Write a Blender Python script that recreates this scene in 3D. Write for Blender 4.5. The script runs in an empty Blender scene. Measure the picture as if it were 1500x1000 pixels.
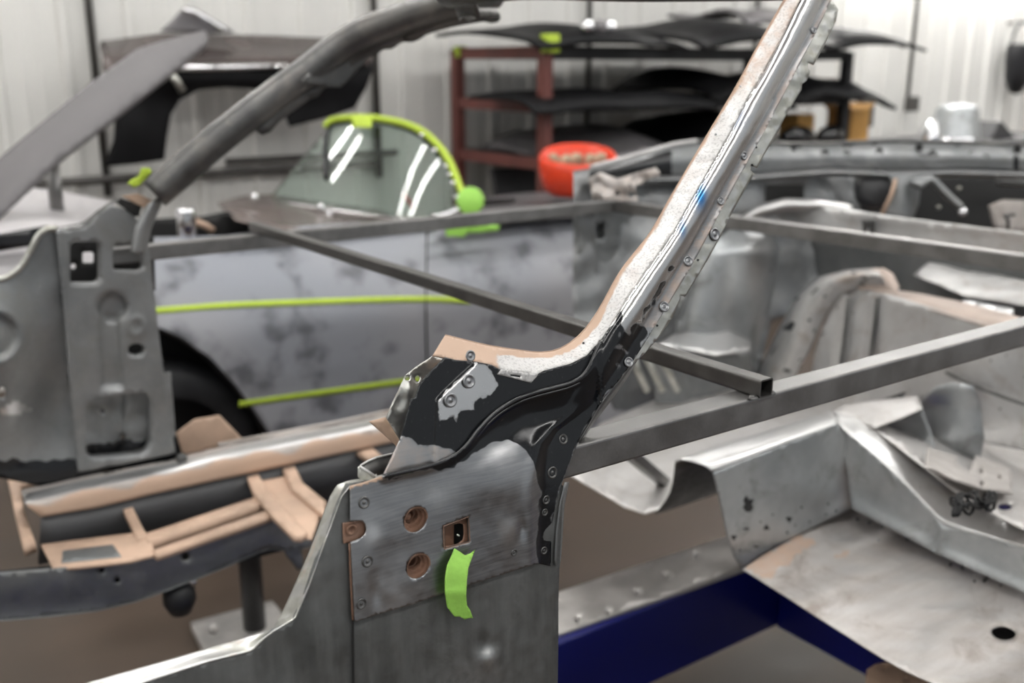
import bpy, bmesh, math, random
from mathutils import Vector, Matrix, noise
from mathutils.geometry import delaunay_2d_cdt
random.seed(7)
R = math.radians
SC = bpy.context.scene
COL = SC.collection

# ------------------------------------------------------------------ camera
FPX = 1480.0                                   # focal length in pixels of a 1500 px wide frame
PITCH = math.atan(400 / 1480); YAW = R(54.5)   # the view direction measured from +X (car's tail) towards +Y (far wall)
CAM = Vector((0, 0, 1.5))
FW = Vector((math.cos(YAW) * math.cos(PITCH), math.sin(YAW) * math.cos(PITCH), -math.sin(PITCH)))
RT = Vector((math.sin(YAW), -math.cos(YAW), 0))
UP = RT.cross(FW)
cd = bpy.data.cameras.new('camera'); co = bpy.data.objects.new('camera', cd); COL.objects.link(co)
cd.sensor_width = 36; cd.lens = 36 * FPX / 1500
cd.clip_start = 0.05
m = Matrix((RT, UP, -FW)).transposed().to_4x4(); m.translation = CAM
co.matrix_world = m
cd.dof.use_dof = True; cd.dof.focus_distance = 0.99; cd.dof.aperture_fstop = 4.1
SC.camera = co

# ------------------------------------------------------------------ world, lamps, exposure
W = bpy.data.worlds.new('world'); SC.world = W; W.use_nodes = True
W.node_tree.nodes['Background'].inputs[0].default_value = (0.93, 0.97, 1.0, 1)
W.node_tree.nodes['Background'].inputs[1].default_value = 0.40
SC.view_settings.view_transform = 'Standard'; SC.view_settings.look = 'None'
SC.view_settings.gamma = 1; SC.view_settings.use_curve_mapping = False
SC.view_settings.exposure = 0.25
LAMPS = [(x, y) for y in (-1.2, 1.1, 3.4) for x in (-2.4, 0.4, 3.2, 6.0, 8.8)]
LAMP_Z = 3.55
ADDED_WALL_LAMPS = [7.2, 8.8, 10.4]
WALL_Y = 5.2

# ------------------------------------------------------------------ picture point -> place
def ray(x, y): return FW + RT * ((x - 750) / FPX) + UP * ((500 - y) / FPX)
def SD(d): return lambda x, y: CAM + ray(x, y) * d
def SX(X): return lambda x, y: CAM + ray(x, y) * ((X - CAM.x) / ray(x, y).x)
def SY(Y): return lambda x, y: CAM + ray(x, y) * ((Y - CAM.y) / ray(x, y).y)
def SZ(Z): return lambda x, y: CAM + ray(x, y) * ((Z - CAM.z) / ray(x, y).z)
def SP(p, n):
    p = Vector(p); n = Vector(n)
    return lambda x, y: CAM + ray(x, y) * ((p - CAM).dot(n) / ray(x, y).dot(n))
def S3(a, b, c): return SP(a, (Vector(b) - Vector(a)).cross(Vector(c) - Vector(a)))
def lin(t, tab):
    if t <= tab[0][0]: return tab[0][1]
    for (a, va), (b, vb) in zip(tab, tab[1:]):
        if t <= b: return va + (vb - va) * (t - a) / (b - a)
    return tab[-1][1]
def SDX(tab): return lambda x, y: CAM + ray(x, y) * lin(x, tab)      # depth changes along a curved run
def sideY(Z):                                                        # body side: upright below, leaning in above
    k = .035; q = (Z - 1.098) / k
    return .685 + .233 * k * (q if q > 30 else math.log1p(math.exp(q)))
def SIDE(off=0.0):
    def f(x, y):
        r = ray(x, y); Y = .72
        for _ in range(14):
            Y = sideY(CAM.z + r.z * Y / r.y) + off
        return CAM + r * (Y / r.y)
    return f
def project(p):
    q = Vector(p) - CAM; z = q.dot(FW)
    return (750 + FPX * q.dot(RT) / z, 500 - FPX * q.dot(UP) / z)

# ------------------------------------------------------------------ mesh helpers
ORG = {}
def link(o, parent=None):
    COL.objects.link(o)
    if parent is not None:
        o.parent = parent; ORG[o] = ORG[parent]
    return o
def tag(o, label=None, cat=None, group=None, kind=None):
    if label: o['label'] = label
    if cat: o['category'] = cat
    if group: o['group'] = group
    if kind: o['kind'] = kind
    return o
def thing(name, label, cat, loc, group=None):
    o = bpy.data.objects.new(name, None); o.empty_display_size = .05
    COL.objects.link(o); o.location = loc; ORG[o] = Vector(loc)
    return tag(o, label, cat, group)
def mk(name, verts, faces, mat, parent=None, smooth=False, thick=0, paint=None, bevel=0, loc=None, tint=None):
    verts = [Vector(v) for v in verts]
    if parent is not None: org = ORG[parent]
    elif loc is not None: org = Vector(loc)
    else:
        n = len(verts)
        org = Vector((sum(v.x for v in verts) / n, sum(v.y for v in verts) / n, min(v.z for v in verts)))
    me = bpy.data.meshes.new(name)
    me.from_pydata([v - org for v in verts], [], faces)
    me.materials.append(mat)
    if smooth: me.polygons.foreach_set('use_smooth', [True] * len(me.polygons))
    if paint:
        a = me.color_attributes.new('paint', 'FLOAT_COLOR', 'POINT')
        for i, c in enumerate(paint): a.data[i].color = c
    if tint:
        a = me.color_attributes.new('tint', 'FLOAT_COLOR', 'POINT')
        for i, c in enumerate(tint): a.data[i].color = (c, c, c, 1)
    me.update()
    o = bpy.data.objects.new(name, me)
    if parent is not None: link(o, parent)
    else:
        COL.objects.link(o); o.location = org; ORG[o] = org
    if bevel:
        b = o.modifiers.new('b', 'BEVEL'); b.width = bevel; b.segments = 2; b.limit_method = 'ANGLE'
    if thick:
        s = o.modifiers.new('s', 'SOLIDIFY'); s.thickness = thick; s.offset = -1
    return o

def cr(pts, step=6.0, closed=False):
    """smooth curve through picture points, sampled about every `step` pixels"""
    n = len(pts); out = []
    for i in range(n if closed else n - 1):
        g = (lambda k: pts[k % n]) if closed else (lambda k: pts[min(max(k, 0), n - 1)])
        p0, p1, p2, p3 = (Vector(g(i + k)) for k in (-1, 0, 1, 2))
        c = max(1, int(round((p2 - p1).length / step)))
        for j in range(c):
            t = j / c
            out.append(.5 * ((2 * p1) + (p2 - p0) * t + (2 * p0 - 5 * p1 + 4 * p2 - p3) * t * t + (3 * p1 - p0 - 3 * p2 + p3) * t ** 3))
    if not closed: out.append(Vector(pts[-1]))
    return out
def dense(pts, step, closed=True):
    out = []; n = len(pts)
    for i in range(n if closed else n - 1):
        a = Vector(pts[i]); b = Vector(pts[(i + 1) % n])
        c = max(1, int((b - a).length / step))
        out += [a.lerp(b, j / c) for j in range(c)]
    if not closed: out.append(Vector(pts[-1]))
    return out
def inside(x, y, poly):
    r = False; n = len(poly); j = n - 1
    for i in range(n):
        a = poly[i]; b = poly[j]
        if (a[1] > y) != (b[1] > y) and x < (b[0] - a[0]) * (y - a[1]) / (b[1] - a[1]) + a[0]: r = not r
        j = i
    return r
def dline(x, y, pts):
    best = 1e9
    for a, b in zip(pts, pts[1:]):
        ax, ay = a[0], a[1]; dx = b[0] - ax; dy = b[1] - ay
        l = dx * dx + dy * dy or 1e-9
        t = min(1, max(0, ((x - ax) * dx + (y - ay) * dy) / l))
        d = (x - ax - t * dx) ** 2 + (y - ay - t * dy) ** 2
        if d < best: best = d
    return math.sqrt(best)
def sst(a, b, x):
    t = min(1, max(0, (x - a) / (b - a))); return t * t * (3 - 2 * t)
def gau(x, y, cx, cy, sx, sy): return math.exp(-((x - cx) / sx) ** 2 - ((y - cy) / sy) ** 2)
def sd(x, y, poly):
    d = dline(x, y, list(poly) + [poly[0]]); return d if inside(x, y, poly) else -d
def soft(x, y, poly, w=5.0): return min(1, max(0, .5 + sd(x, y, poly) / (2 * w)))
def circ(cx, cy, rx, ry=None, n=20, rot=0):
    ry = ry or rx
    return [(cx + rx * math.cos(a) * math.cos(rot) - ry * math.sin(a) * math.sin(rot), cy + rx * math.cos(a) * math.sin(rot) + ry * math.sin(a) * math.cos(rot)) for a in (2 * math.pi * i / n for i in range(n))]
def rrect(x0, y0, x1, y1, r, n=5, sh=0.0):
    out = []
    for cx, cy, a0 in ((x1 - r, y1 - r, 0), (x0 + r, y1 - r, 90), (x0 + r, y0 + r, 180), (x1 - r, y0 + r, 270)):
        for i in range(n + 1):
            a = R(a0 + 90 * i / n); x = cx + r * math.cos(a); y = cy + r * math.sin(a)
            out.append((x, y - sh * (x - (x0 + x1) / 2)))
    return out

def sheet(name, outline, surf, mat, parent=None, holes=(), res=9, relief=None, thick=.0015, paint=None, round_=False, smooth=True, tint=None):
    """sheet metal cut to an outline lying on a surface in the place; relief pushes it towards the viewer's side"""
    out = cr(outline, res, True) if round_ else dense(outline, res)
    loops = [out] + [dense(h, res) for h in holes]
    pts = []; edges = []
    for L in loops:
        b = len(pts)
        pts += [Vector((p[0], p[1])) for p in L]
        edges += [(b + i, b + (i + 1) % len(L)) for i in range(len(L))]
    x0 = min(p.x for p in out); x1 = max(p.x for p in out); y0 = min(p.y for p in out); y1 = max(p.y for p in out)
    key = set((int(p.x // (res * .6)), int(p.y // (res * .6))) for p in pts)
    j = 0; y = y0 + res * .5
    while y < y1:
        x = x0 + res * (.5 if j % 2 else .02)
        while x < x1:
            if (int(x // (res * .6)), int(y // (res * .6))) not in key and inside(x, y, out) and not any(inside(x, y, h) for h in holes):
                pts.append(Vector((x, y)))
            x += res
        y += res * .87; j += 1
    v, e, f, _, _, _ = delaunay_2d_cdt(pts, edges, [], 0, 1e-4)
    hs = [dense(h, res) for h in holes]
    faces = []
    for t in f:
        cx = sum(v[i].x for i in t) / len(t); cy = sum(v[i].y for i in t) / len(t)
        if inside(cx, cy, out) and not any(inside(cx, cy, h) for h in hs): faces.append(list(t))
    W3 = []
    for p in v:
        q = surf(p.x, p.y)
        if relief: q = q - ray(p.x, p.y).normalized() * relief(p.x, p.y)
        W3.append(q)
    fixed = []
    for t in faces:
        a, b, c = (W3[i] for i in t[:3])
        if (b - a).cross(c - a).dot(a - CAM) > 0: t = t[::-1]
        fixed.append(t)
    pc = [paint(p.x, p.y) for p in v] if paint else None
    return mk(name, W3, fixed, mat, parent, smooth, thick, pc, tint=[tint(p.x, p.y) for p in v] if tint else None)

def grid_faces(nu, nv, closed_v=False):
    F = []
    for i in range(nu - 1):
        for j in range(nv if closed_v else nv - 1):
            F.append((i * nv + j, i * nv + (j + 1) % nv, (i + 1) * nv + (j + 1) % nv, (i + 1) * nv + j))
    return F
def even(pts, n):
    d = [0]
    for a, b in zip(pts, pts[1:]): d.append(d[-1] + (Vector(b) - Vector(a)).length)
    out = []; k = 0
    for i in range(n):
        s = d[-1] * i / (n - 1)
        while k < len(pts) - 2 and d[k + 1] < s: k += 1
        t = (s - d[k]) / ((d[k + 1] - d[k]) or 1e-9)
        out.append(Vector(pts[k]).lerp(Vector(pts[k + 1]), min(1, max(0, t))))
    return out
def loft(name, curves, mat, parent=None, n=40, sub=4, thick=.0015, smooth=True, paint=None):
    """curves: lists of world points; skinned across with a smooth section"""
    rows = [even(c, n) for c in curves]
    cols = []
    for j in range(n):
        col = [r[j] for r in rows]
        cols.append(cr(col, 1e9) if sub <= 1 else [p for p in _sub(col, sub)])
    nv = len(cols[0]); V = [p for c in cols for p in c]
    F = grid_faces(n, nv)
    a, b, c = V[F[len(F) // 2][0]], V[F[len(F) // 2][1]], V[F[len(F) // 2][2]]
    if (b - a).cross(c - a).dot(a - CAM) > 0: F = [f[::-1] for f in F]
    pc = [paint(i / (n - 1), k / (nv - 1)) for i in range(n) for k in range(nv)] if paint else None
    return mk(name, V, F, mat, parent, smooth, thick, pc)
def _sub(col, s):
    n = len(col); out = []
    for i in range(n - 1):
        g = lambda k: col[min(max(k, 0), n - 1)]
        p0, p1, p2, p3 = g(i - 1), g(i), g(i + 1), g(i + 2)
        for j in range(s):
            t = j / s
            out.append(.5 * ((2 * p1) + (p2 - p0) * t + (2 * p0 - 5 * p1 + 4 * p2 - p3) * t * t + (3 * p1 - p0 - 3 * p2 + p3) * t ** 3))
    out.append(col[-1]); return out
def on(surf, pts, step=0):
    if step: pts = cr(pts, step)
    return [surf(p[0], p[1]) for p in pts]
def pipe(name, path, rad, mat, parent=None, n=12, smooth=True, flat=1.0, caps=True, up=None):
    path = [Vector(p) for p in path]; V = []; k = len(path)
    for i, p in enumerate(path):
        t = (path[min(i + 1, k - 1)] - path[max(i - 1, 0)]).normalized()
        u = Vector(up) if up else (Vector((0, 0, 1)) if abs(t.z) < .95 else Vector((1, 0, 0)))
        s = t.cross(u).normalized(); w = s.cross(t)
        r = rad(i / max(1, k - 1)) if callable(rad) else rad
        for a in range(n):
            an = 2 * math.pi * a / n
            V.append(p + s * (r * math.cos(an)) + w * (r * flat * math.sin(an)))
    F = grid_faces(k, n, True)
    if caps: F += [tuple(range(n))[::-1], tuple(range((k - 1) * n, k * n))]
    return mk(name, V, F, mat, parent, smooth)
def box_v(c, h, M=None):
    c = Vector(c); V = []
    for x, y, z in ((-1, -1, -1), (1, -1, -1), (1, 1, -1), (-1, 1, -1), (-1, -1, 1), (1, -1, 1), (1, 1, 1), (-1, 1, 1)):
        v = Vector((x * h[0], y * h[1], z * h[2])); V.append(c + (M @ v if M else v))
    return V
BF = [(0, 3, 2, 1), (4, 5, 6, 7), (0, 1, 5, 4), (1, 2, 6, 5), (2, 3, 7, 6), (3, 0, 4, 7)]
def box(name, c, h, mat, parent=None, M=None, bevel=.002): return mk(name, box_v(c, h, M), BF, mat, parent, bevel=bevel)
def boxes(name, lst, mat, parent=None, bevel=0):
    V = []; F = []
    for c, h in lst:
        b = len(V); V += box_v(c, h); F += [tuple(i + b for i in f) for f in BF]
    return mk(name, V, F, mat, parent, bevel=bevel)
def sqtube(name, a, b, w, h, mat, parent=None, wall=.002, up=(0, 0, 1)):
    """square steel tube, hollow, open at both ends; a and b are on its centre line"""
    a = Vector(a); b = Vector(b); t = (b - a).normalized(); s = t.cross(Vector(up)).normalized(); u = s.cross(t)
    V = []; F = []
    rr = .0032
    def ring(p, ww, hh, r):
        o = []
        for cx, cy, a0 in ((1, 1, 0), (-1, 1, 90), (-1, -1, 180), (1, -1, 270)):
            for i in range(4):
                an = R(a0 + 30 * i)
                o.append(p + s * (cx * (ww / 2 - r) + r * math.cos(an)) + u * (cy * (hh / 2 - r) + r * math.sin(an)))
        return o
    rings = [ring(a, w - 2 * wall, h - 2 * wall, rr * .5), ring(a, w, h, rr), ring(b, w, h, rr), ring(b, w - 2 * wall, h - 2 * wall, rr * .5)]
    for r in rings: V += r
    V += rings[0]
    F = grid_faces(5, 16, True)
    o = mk(name, V, F, mat, parent)
    return o
def lathe_v(prof, n=20):
    V = []
    for r, h in prof:
        for i in range(n):
            a = 2 * math.pi * i / n; V.append(Vector((r * math.cos(a), r * math.sin(a), h)))
    return V, grid_faces(len(prof), n, True)
def lathe(name, prof, mat, parent=None, M=None, n=24, loc=None, thick=0):
    V, F = lathe_v(prof, n)
    if M: V = [M @ v for v in V]
    return mk(name, V, F, mat, parent, True, loc=loc, thick=thick)
def frame(p, nrm):
    z = Vector(nrm).normalized(); x = (Vector((0, 0, 1)).cross(z)).normalized() if abs(z.z) < .95 else Vector((1, 0, 0)); y = z.cross(x)
    M = Matrix((x, y, z)).transposed().to_4x4(); M.translation = Vector(p); return M

# ------------------------------------------------------------------ materials (all procedural)
def nodes(name):
    mt = bpy.data.materials.new(name); mt.use_nodes = True
    nt = mt.node_tree; return mt, nt, nt.nodes['Principled BSDF']
def N(nt, t, **kw):
    n = nt.nodes.new(t)
    for k, v in kw.items(): setattr(n, k, v)
    return n
def noise_n(nt, scale, detail=4, rough=.6, vec=None, dist=0):
    n = N(nt, 'ShaderNodeTexNoise'); n.inputs['Scale'].default_value = scale; n.inputs['Detail'].default_value = detail
    n.inputs['Roughness'].default_value = rough; n.inputs['Distortion'].default_value = dist
    if vec is not None: nt.links.new(vec, n.inputs['Vector'])
    return n
def ramp(nt, src, a, b, va=0.0, vb=1.0):
    n = N(nt, 'ShaderNodeMapRange'); n.inputs[1].default_value = a; n.inputs[2].default_value = b
    n.inputs[3].default_value = va; n.inputs[4].default_value = vb; n.interpolation_type = 'SMOOTHSTEP'
    nt.links.new(src, n.inputs[0]); return n.outputs[0]
def mixc(nt, fac, a, b):
    n = N(nt, 'ShaderNodeMix', data_type='RGBA')
    for i, v in ((0, fac), (6, a), (7, b)):
        if isinstance(v, (int, float)): n.inputs[i].default_value = v
        elif isinstance(v, tuple): n.inputs[i].default_value = (*v, 1)
        else: nt.links.new(v, n.inputs[i])
    return n.outputs[2]
def mixf(nt, fac, a, b):
    n = N(nt, 'ShaderNodeMix', data_type='FLOAT')
    for i, v in ((0, fac), (2, a), (3, b)):
        if isinstance(v, (int, float)): n.inputs[i].default_value = v
        else: nt.links.new(v, n.inputs[i])
    return n.outputs[0]
def plain(name, col, rough=.5, metal=0.0, var=.25, scale=8, bump=.0, bscale=60, coat=0, fine=0):
    mt, nt, b = nodes(name)
    tc = N(nt, 'ShaderNodeTexCoord').outputs['Object']
    n1 = noise_n(nt, scale, 5, .6, tc)
    dark = tuple(c * (1 - var) for c in col); lite = tuple(min(1, c * (1 + var * .6)) for c in col)
    c = mixc(nt, ramp(nt, n1.outputs[0], .3, .7), dark, lite)
    nt.links.new(c, b.inputs['Base Color'])
    b.inputs['Metallic'].default_value = metal
    nt.links.new(ramp(nt, n1.outputs[0], .25, .75, max(.02, rough - .08), min(1, rough + .1)), b.inputs['Roughness'])
    if coat: b.inputs['Coat Weight'].default_value = coat; b.inputs['Coat Roughness'].default_value = .08
    if bump:
        n2 = noise_n(nt, bscale, 4, .6, tc); bp = N(nt, 'ShaderNodeBump'); bp.inputs['Strength'].default_value = bump; bp.inputs['Distance'].default_value = .002
        nt.links.new(n2.outputs[0], bp.inputs['Height']); nt.links.new(bp.outputs[0], b.inputs['Normal'])
    return mt
PRIMER = (.60, .42, .31)
def shellmat(name, c1, c2, rough=(.28, .5), metal=1.0, big=5, stain=None, stain_amt=.5, speck=0.0, streak=None):
    """bare sheet metal; the 'paint' attribute lays on black paint (r), tan primer (g), ground bright metal and some painted highlights (b), heat tint (a)"""
    mt, nt, b = nodes(name)
    tc = N(nt, 'ShaderNodeTexCoord').outputs['Object']
    n1 = noise_n(nt, big, 6, .62, tc); n2 = noise_n(nt, big * 9, 4, .6, tc); n3 = noise_n(nt, 420, 2, .5, tc)
    col = mixc(nt, ramp(nt, n1.outputs[0], .32, .68), c1, c2)
    rgh = ramp(nt, n2.outputs[0], .3, .7, rough[0], rough[1])
    if streak:
        mp = N(nt, 'ShaderNodeMapping'); mp.inputs['Scale'].default_value = streak[0]; mp.inputs['Rotation'].default_value = streak[3] if len(streak) > 3 else (0, 0, 0)
        nt.links.new(tc, mp.inputs['Vector']); nk = noise_n(nt, 1.0, 3, .6, mp.outputs[0])
        col = mixc(nt, ramp(nt, nk.outputs[0], .3, .7, 0, streak[1]), col, streak[2])
        ad = N(nt, 'ShaderNodeMath', operation='MULTIPLY_ADD'); nt.links.new(nk.outputs[0], ad.inputs[0]); ad.inputs[1].default_value = .25; nt.links.new(rgh, ad.inputs[2]); rgh = ad.outputs[0]
    if stain:
        ns = noise_n(nt, big * 1.7, 7, .68, tc, .6)
        f = ramp(nt, ns.outputs[0], .5, .68, 0, stain_amt); col = mixc(nt, f, col, stain); met = mixf(nt, f, metal, metal * .35); rgh = mixf(nt, f, rgh, .55)
    else: met = metal
    if speck:
        f = ramp(nt, n3.outputs[0], .52, .62, 0, speck); col = mixc(nt, f, col, (.12, .12, .12))
    at = N(nt, 'ShaderNodeAttribute'); at.attribute_name = 'paint'
    sep = N(nt, 'ShaderNodeSeparateColor'); nt.links.new(at.outputs['Color'], sep.inputs[0])
    def msk(sock, amp=.42, a=.40, bb=.60):
        sub = N(nt, 'ShaderNodeMath', operation='MULTIPLY_ADD'); nt.links.new(n2.outputs[0], sub.inputs[0]); sub.inputs[1].default_value = amp; sub.inputs[2].default_value = -amp / 2
        mul = N(nt, 'ShaderNodeMath', operation='ADD'); nt.links.new(sock, mul.inputs[0]); nt.links.new(sub.outputs[0], mul.inputs[1])
        g = N(nt, 'ShaderNodeMath', operation='MULTIPLY'); nt.links.new(ramp(nt, mul.outputs[0], a, bb), g.inputs[0])
        nt.links.new(ramp(nt, sock, .0, .08), g.inputs[1]); return g.outputs[0]
    mb = msk(sep.outputs[2], .4, .0, 1.0); col = mixc(nt, mb, col, (.68, .68, .68)); rgh = mixf(nt, mb, rgh, .27); met = mixf(nt, mb, met, 1.0)
    ti = N(nt, 'ShaderNodeAttribute'); ti.attribute_name = 'tint'
    col = mixc(nt, ti.outputs['Fac'], col, (.06, .24, .55))
    mg = msk(sep.outputs[1], .5, .2, .8); col = mixc(nt, mg, col, mixc(nt, n1.outputs[0], tuple(c * .8 for c in PRIMER), PRIMER)); rgh = mixf(nt, mg, rgh, .6); met = mixf(nt, mg, met, 0.0)
    mr = msk(sep.outputs[0]); dust = ramp(nt, n3.outputs[0], .62, .78, 0, .07)
    col = mixc(nt, mr, col, mixc(nt, dust, (.006, .007, .009), (.25, .24, .23))); rgh = mixf(nt, mr, rgh, ramp(nt, n2.outputs[0], .3, .7, .14, .26)); met = mixf(nt, mr, met, 0.0)
    nt.links.new(col, b.inputs['Base Color']); nt.links.new(rgh, b.inputs['Roughness'])
    if isinstance(met, float): b.inputs['Metallic'].default_value = met
    else: nt.links.new(met, b.inputs['Metallic'])
    bp = N(nt, 'ShaderNodeBump'); bp.inputs['Strength'].default_value = .12; bp.inputs['Distance'].default_value = .0012
    nt.links.new(n2.outputs[0], bp.inputs['Height']); nt.links.new(bp.outputs[0], b.inputs['Normal'])
    return mt

M_POST = shellmat('weathered_steel', (.115, .12, .117), (.195, .20, .196), (.32, .52), .75, 9, (.085, .085, .08), .8, 0, ((55, 55, 7), .45, (.30, .305, .30)))
M_SKIN = shellmat('ground_steel', (.25, .255, .265), (.34, .345, .355), (.20, .32), 1.0, 9, None, .5, 0, ((26, 26, 620), .4, (.5, .5, .51), (0, .25, 0)))
M_CHROME = shellmat('polished_steel', (.62, .63, .64), (.72, .73, .73), (.1, .2), 1.0, 9)
M_FLANGE = shellmat('sanded_zinc', (.54, .53, .52), (.68, .67, .66), (.4, .6), .35, 16, (.50, .42, .38), .35, .3)
M_PALE = plain('pale_primer', (.56, .46, .40), .55, .1, .2, 9)
M_LIGHTP = plain('pale_grey_body', (.52, .50, .51), .4, .1, .12, 2)
M_GALV = shellmat('galvanised_steel', (.42, .42, .38), (.60, .60, .56), (.3, .5), .9, 26, (.35, .32, .24), .6)
M_FAR = shellmat('grey_steel', (.215, .225, .23), (.31, .315, .316), (.42, .6), .75, 5, (.2, .195, .18), .5)
M_FLOORP = shellmat('floor_pan_steel', (.46, .455, .445), (.62, .61, .595), (.36, .55), .4, 7, (.29, .23, .185), .65)
M_ZINC = shellmat('zinc_grey_steel', (.38, .40, .41), (.52, .54, .545), (.30, .48), .65, 6, (.19, .19, .18), .65)
M_PAN = shellmat('dusty_pan_steel', (.47, .43, .395), (.62, .585, .555), (.4, .6), .4, 5, (.26, .205, .165), .75, .12, ((4, 26, 4), .5, (.34, .30, .275), (0, 0, .35)))
M_TUBE = plain('tube_steel', (.27, .265, .26), .42, .85, .2, 18, .1, 300)
M_TUBE2 = plain('dark_tube_steel', (.15, .145, .14), .4, .85, .2, 18, .1, 300)
M_DARKPIPE = shellmat('dark_pillar_steel', (.10, .10, .10), (.19, .187, .18), (.32, .5), .85, 9, (.22, .2, .18), .5)
M_PRIMER = plain('tan_primer', (.57, .40, .295), .6, 0, .26, 7, .08, 120)
M_HOLE = plain('brown_primer', (.27, .155, .105), .5, 0, .2, 40)
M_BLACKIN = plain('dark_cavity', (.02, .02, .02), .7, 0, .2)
M_BLACK = plain('gloss_black_paint', (.008, .008, .010), .16, 0, .2, 10, 0, 60, .6)
M_SATIN = plain('satin_black', (.015, .015, .017), .45, 0, .2, 10)
M_MATTE = plain('matte_black', (.006, .006, .007), .6, 0, .2, 6); M_MATTE.node_tree.nodes['Principled BSDF'].inputs['Specular IOR Level'].default_value = .22
M_GREEN = plain('green_masking_tape', (.40, .78, .13), .6, 0, .06, 60, .25, 250)
M_LIME = plain('lime_masking_tape', (.50, .66, .06), .6, 0, .08, 30)
M_BLUE = plain('blue_jig_paint', (.003, .007, .125), .35, 0, .12, 3)
M_JIGTOP = plain('milled_jig_steel', (.50, .48, .46), .42, .6, .22, 9, .1, 90)
M_RED = plain('red_orange_plastic', (.80, .055, .015), .32, 0, .08, 4)
M_CARD = plain('cardboard', (.62, .34, .10), .8, 0, .12, 10)
M_RAG = plain('tan_rag', (.50, .40, .28), .9, 0, .4, 30, .5, 60)
M_MAROON = plain('maroon_rack_paint', (.17, .055, .045), .5, 0, .2, 6)
M_WALL = plain('white_wall_sheet', (.74, .73, .70), .42, 0, .05, 1.2)
M_CEIL = plain('ceiling_sheet', (.62, .62, .60), .6, 0, .05, 1)
M_CONC = plain('brown_concrete', (.080, .056, .041), .5, 0, .22, 2.5, .15, 40)
M_COND = plain('conduit_steel', (.10, .095, .09), .5, .4, .15, 6)
M_GREYP = plain('satin_grey_panel', (.19, .18, .185), .34, .25, .14, 2.5)
M_BROWNP = plain('brown_grey_panel', (.24, .195, .18), .22, .4, .3, 2.0)
M_ROOF = plain('dark_roof_paint', (.10, .08, .076), .2, .3, .45, 3)
M_BONNET = plain('flat_grey_bonnet', (.15, .142, .146), .58, 0, .12, 3)
M_CHR = plain('bright_chrome', (.8, .8, .82), .08, 1, .05)
M_RED2 = plain('red_rubber', (.62, .06, .04), .5)
M_DKGREY = plain('dark_grey_paint', (.055, .055, .058), .35, .1, .25, 4)
def guide_coat():
    mt, nt, b = nodes('guide_coat_primer')
    tc = N(nt, 'ShaderNodeTexCoord').outputs['Object']
    n1 = noise_n(nt, 8.0, 3, .5, tc); n2 = noise_n(nt, 1.1, 2, .5, tc)
    c = mixc(nt, ramp(nt, n2.outputs[0], .35, .65), (.29, .305, .34), (.37, .37, .39))
    c = mixc(nt, ramp(nt, n1.outputs[0], .47, .70, 0, .8), c, (.07, .071, .082))
    nt.links.new(c, b.inputs['Base Color']); b.inputs['Roughness'].default_value = .55
    return mt
M_GUIDE = guide_coat()
def glass():
    mt, nt, b = nodes('tinted_glass')
    b.inputs['Base Color'].default_value = (.66, .80, .73, 1); b.inputs['Roughness'].default_value = .0
    b.inputs['Transmission Weight'].default_value = 1; b.inputs['IOR'].default_value = 1.45
    return mt
M_GLASS = glass()
def lampmat():
    mt, nt, b = nodes('lamp_tube'); b.inputs['Emission Color'].default_value = (1, .99, .97, 1); b.inputs['Emission Strength'].default_value = 52
    b.inputs['Base Color'].default_value = (.9, .9, .9, 1); return mt
M_LAMP = lampmat()
M_DIFF = lampmat(); M_DIFF.name = 'lamp_diffuser'; M_DIFF.node_tree.nodes['Principled BSDF'].inputs['Emission Strength'].default_value = 13

# ================================================================== the setting
def struct(o): o['kind'] = 'structure'; return o
fl = struct(mk('floor', [(-5, -3.2, 0), (13, -3.2, 0), (13, WALL_Y + .1, 0), (-5, WALL_Y + .1, 0), (-5, -3.2, -.1), (13, -3.2, -.1), (13, WALL_Y + .1, -.1), (-5, WALL_Y + .1, -.1)],
    [(0, 1, 2, 3), (7, 6, 5, 4), (0, 4, 5, 1), (1, 5, 6, 2), (2, 6, 7, 3), (3, 7, 4, 0)], M_CONC))
wb = struct(boxes('wall_back', [((4, WALL_Y + .06, 1.9), (9, .04, 1.9))], M_WALL))
# ribbed cladding sheets, each a piece of the wall
def clad_mesh():
    prof = []; w = .9
    def rib(x, hw, d): prof.extend([(x - hw - .012, 0), (x - hw, -d), (x + hw, -d), (x + hw + .012, 0)])
    prof.append((0, 0))
    for k in range(3):
        rib(.15 + .3 * k, .016, .022)
        if k < 2: rib(.3 + .3 * k - .04, .006, .004); rib(.3 + .3 * k + .04, .006, .004)
    prof.append((w - .003, 0))
    V = []; F = []
    for z in (0, 3.8):
        for x, y in prof: V.append(Vector((x, y, z)))
    n = len(prof)
    for i in range(n - 1): F.append((i, i + 1, n + i + 1, n + i))
    me = bpy.data.meshes.new('wall_panel'); me.from_pydata(V, [], F); me.materials.append(M_WALL); return me
CL = clad_mesh()
for k in range(19):
    o = bpy.data.objects.new('wall_panel', CL); link(o, wb)
    o.location = Vector((-5 + .95 * 0 + k * .9, WALL_Y, 0)) - ORG[wb]
wr = struct(boxes('wall_right', [((12.9, 1, 1.9), (.05, 4.2, 1.9))], M_WALL))
wl = struct(boxes('wall_left', [((-4.9, 1, 1.9), (.05, 4.2, 1.9))], M_WALL))
ce = struct(boxes('ceiling', [((4, 1, 3.85), (9, 4.25, .05))], M_CEIL))
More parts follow.
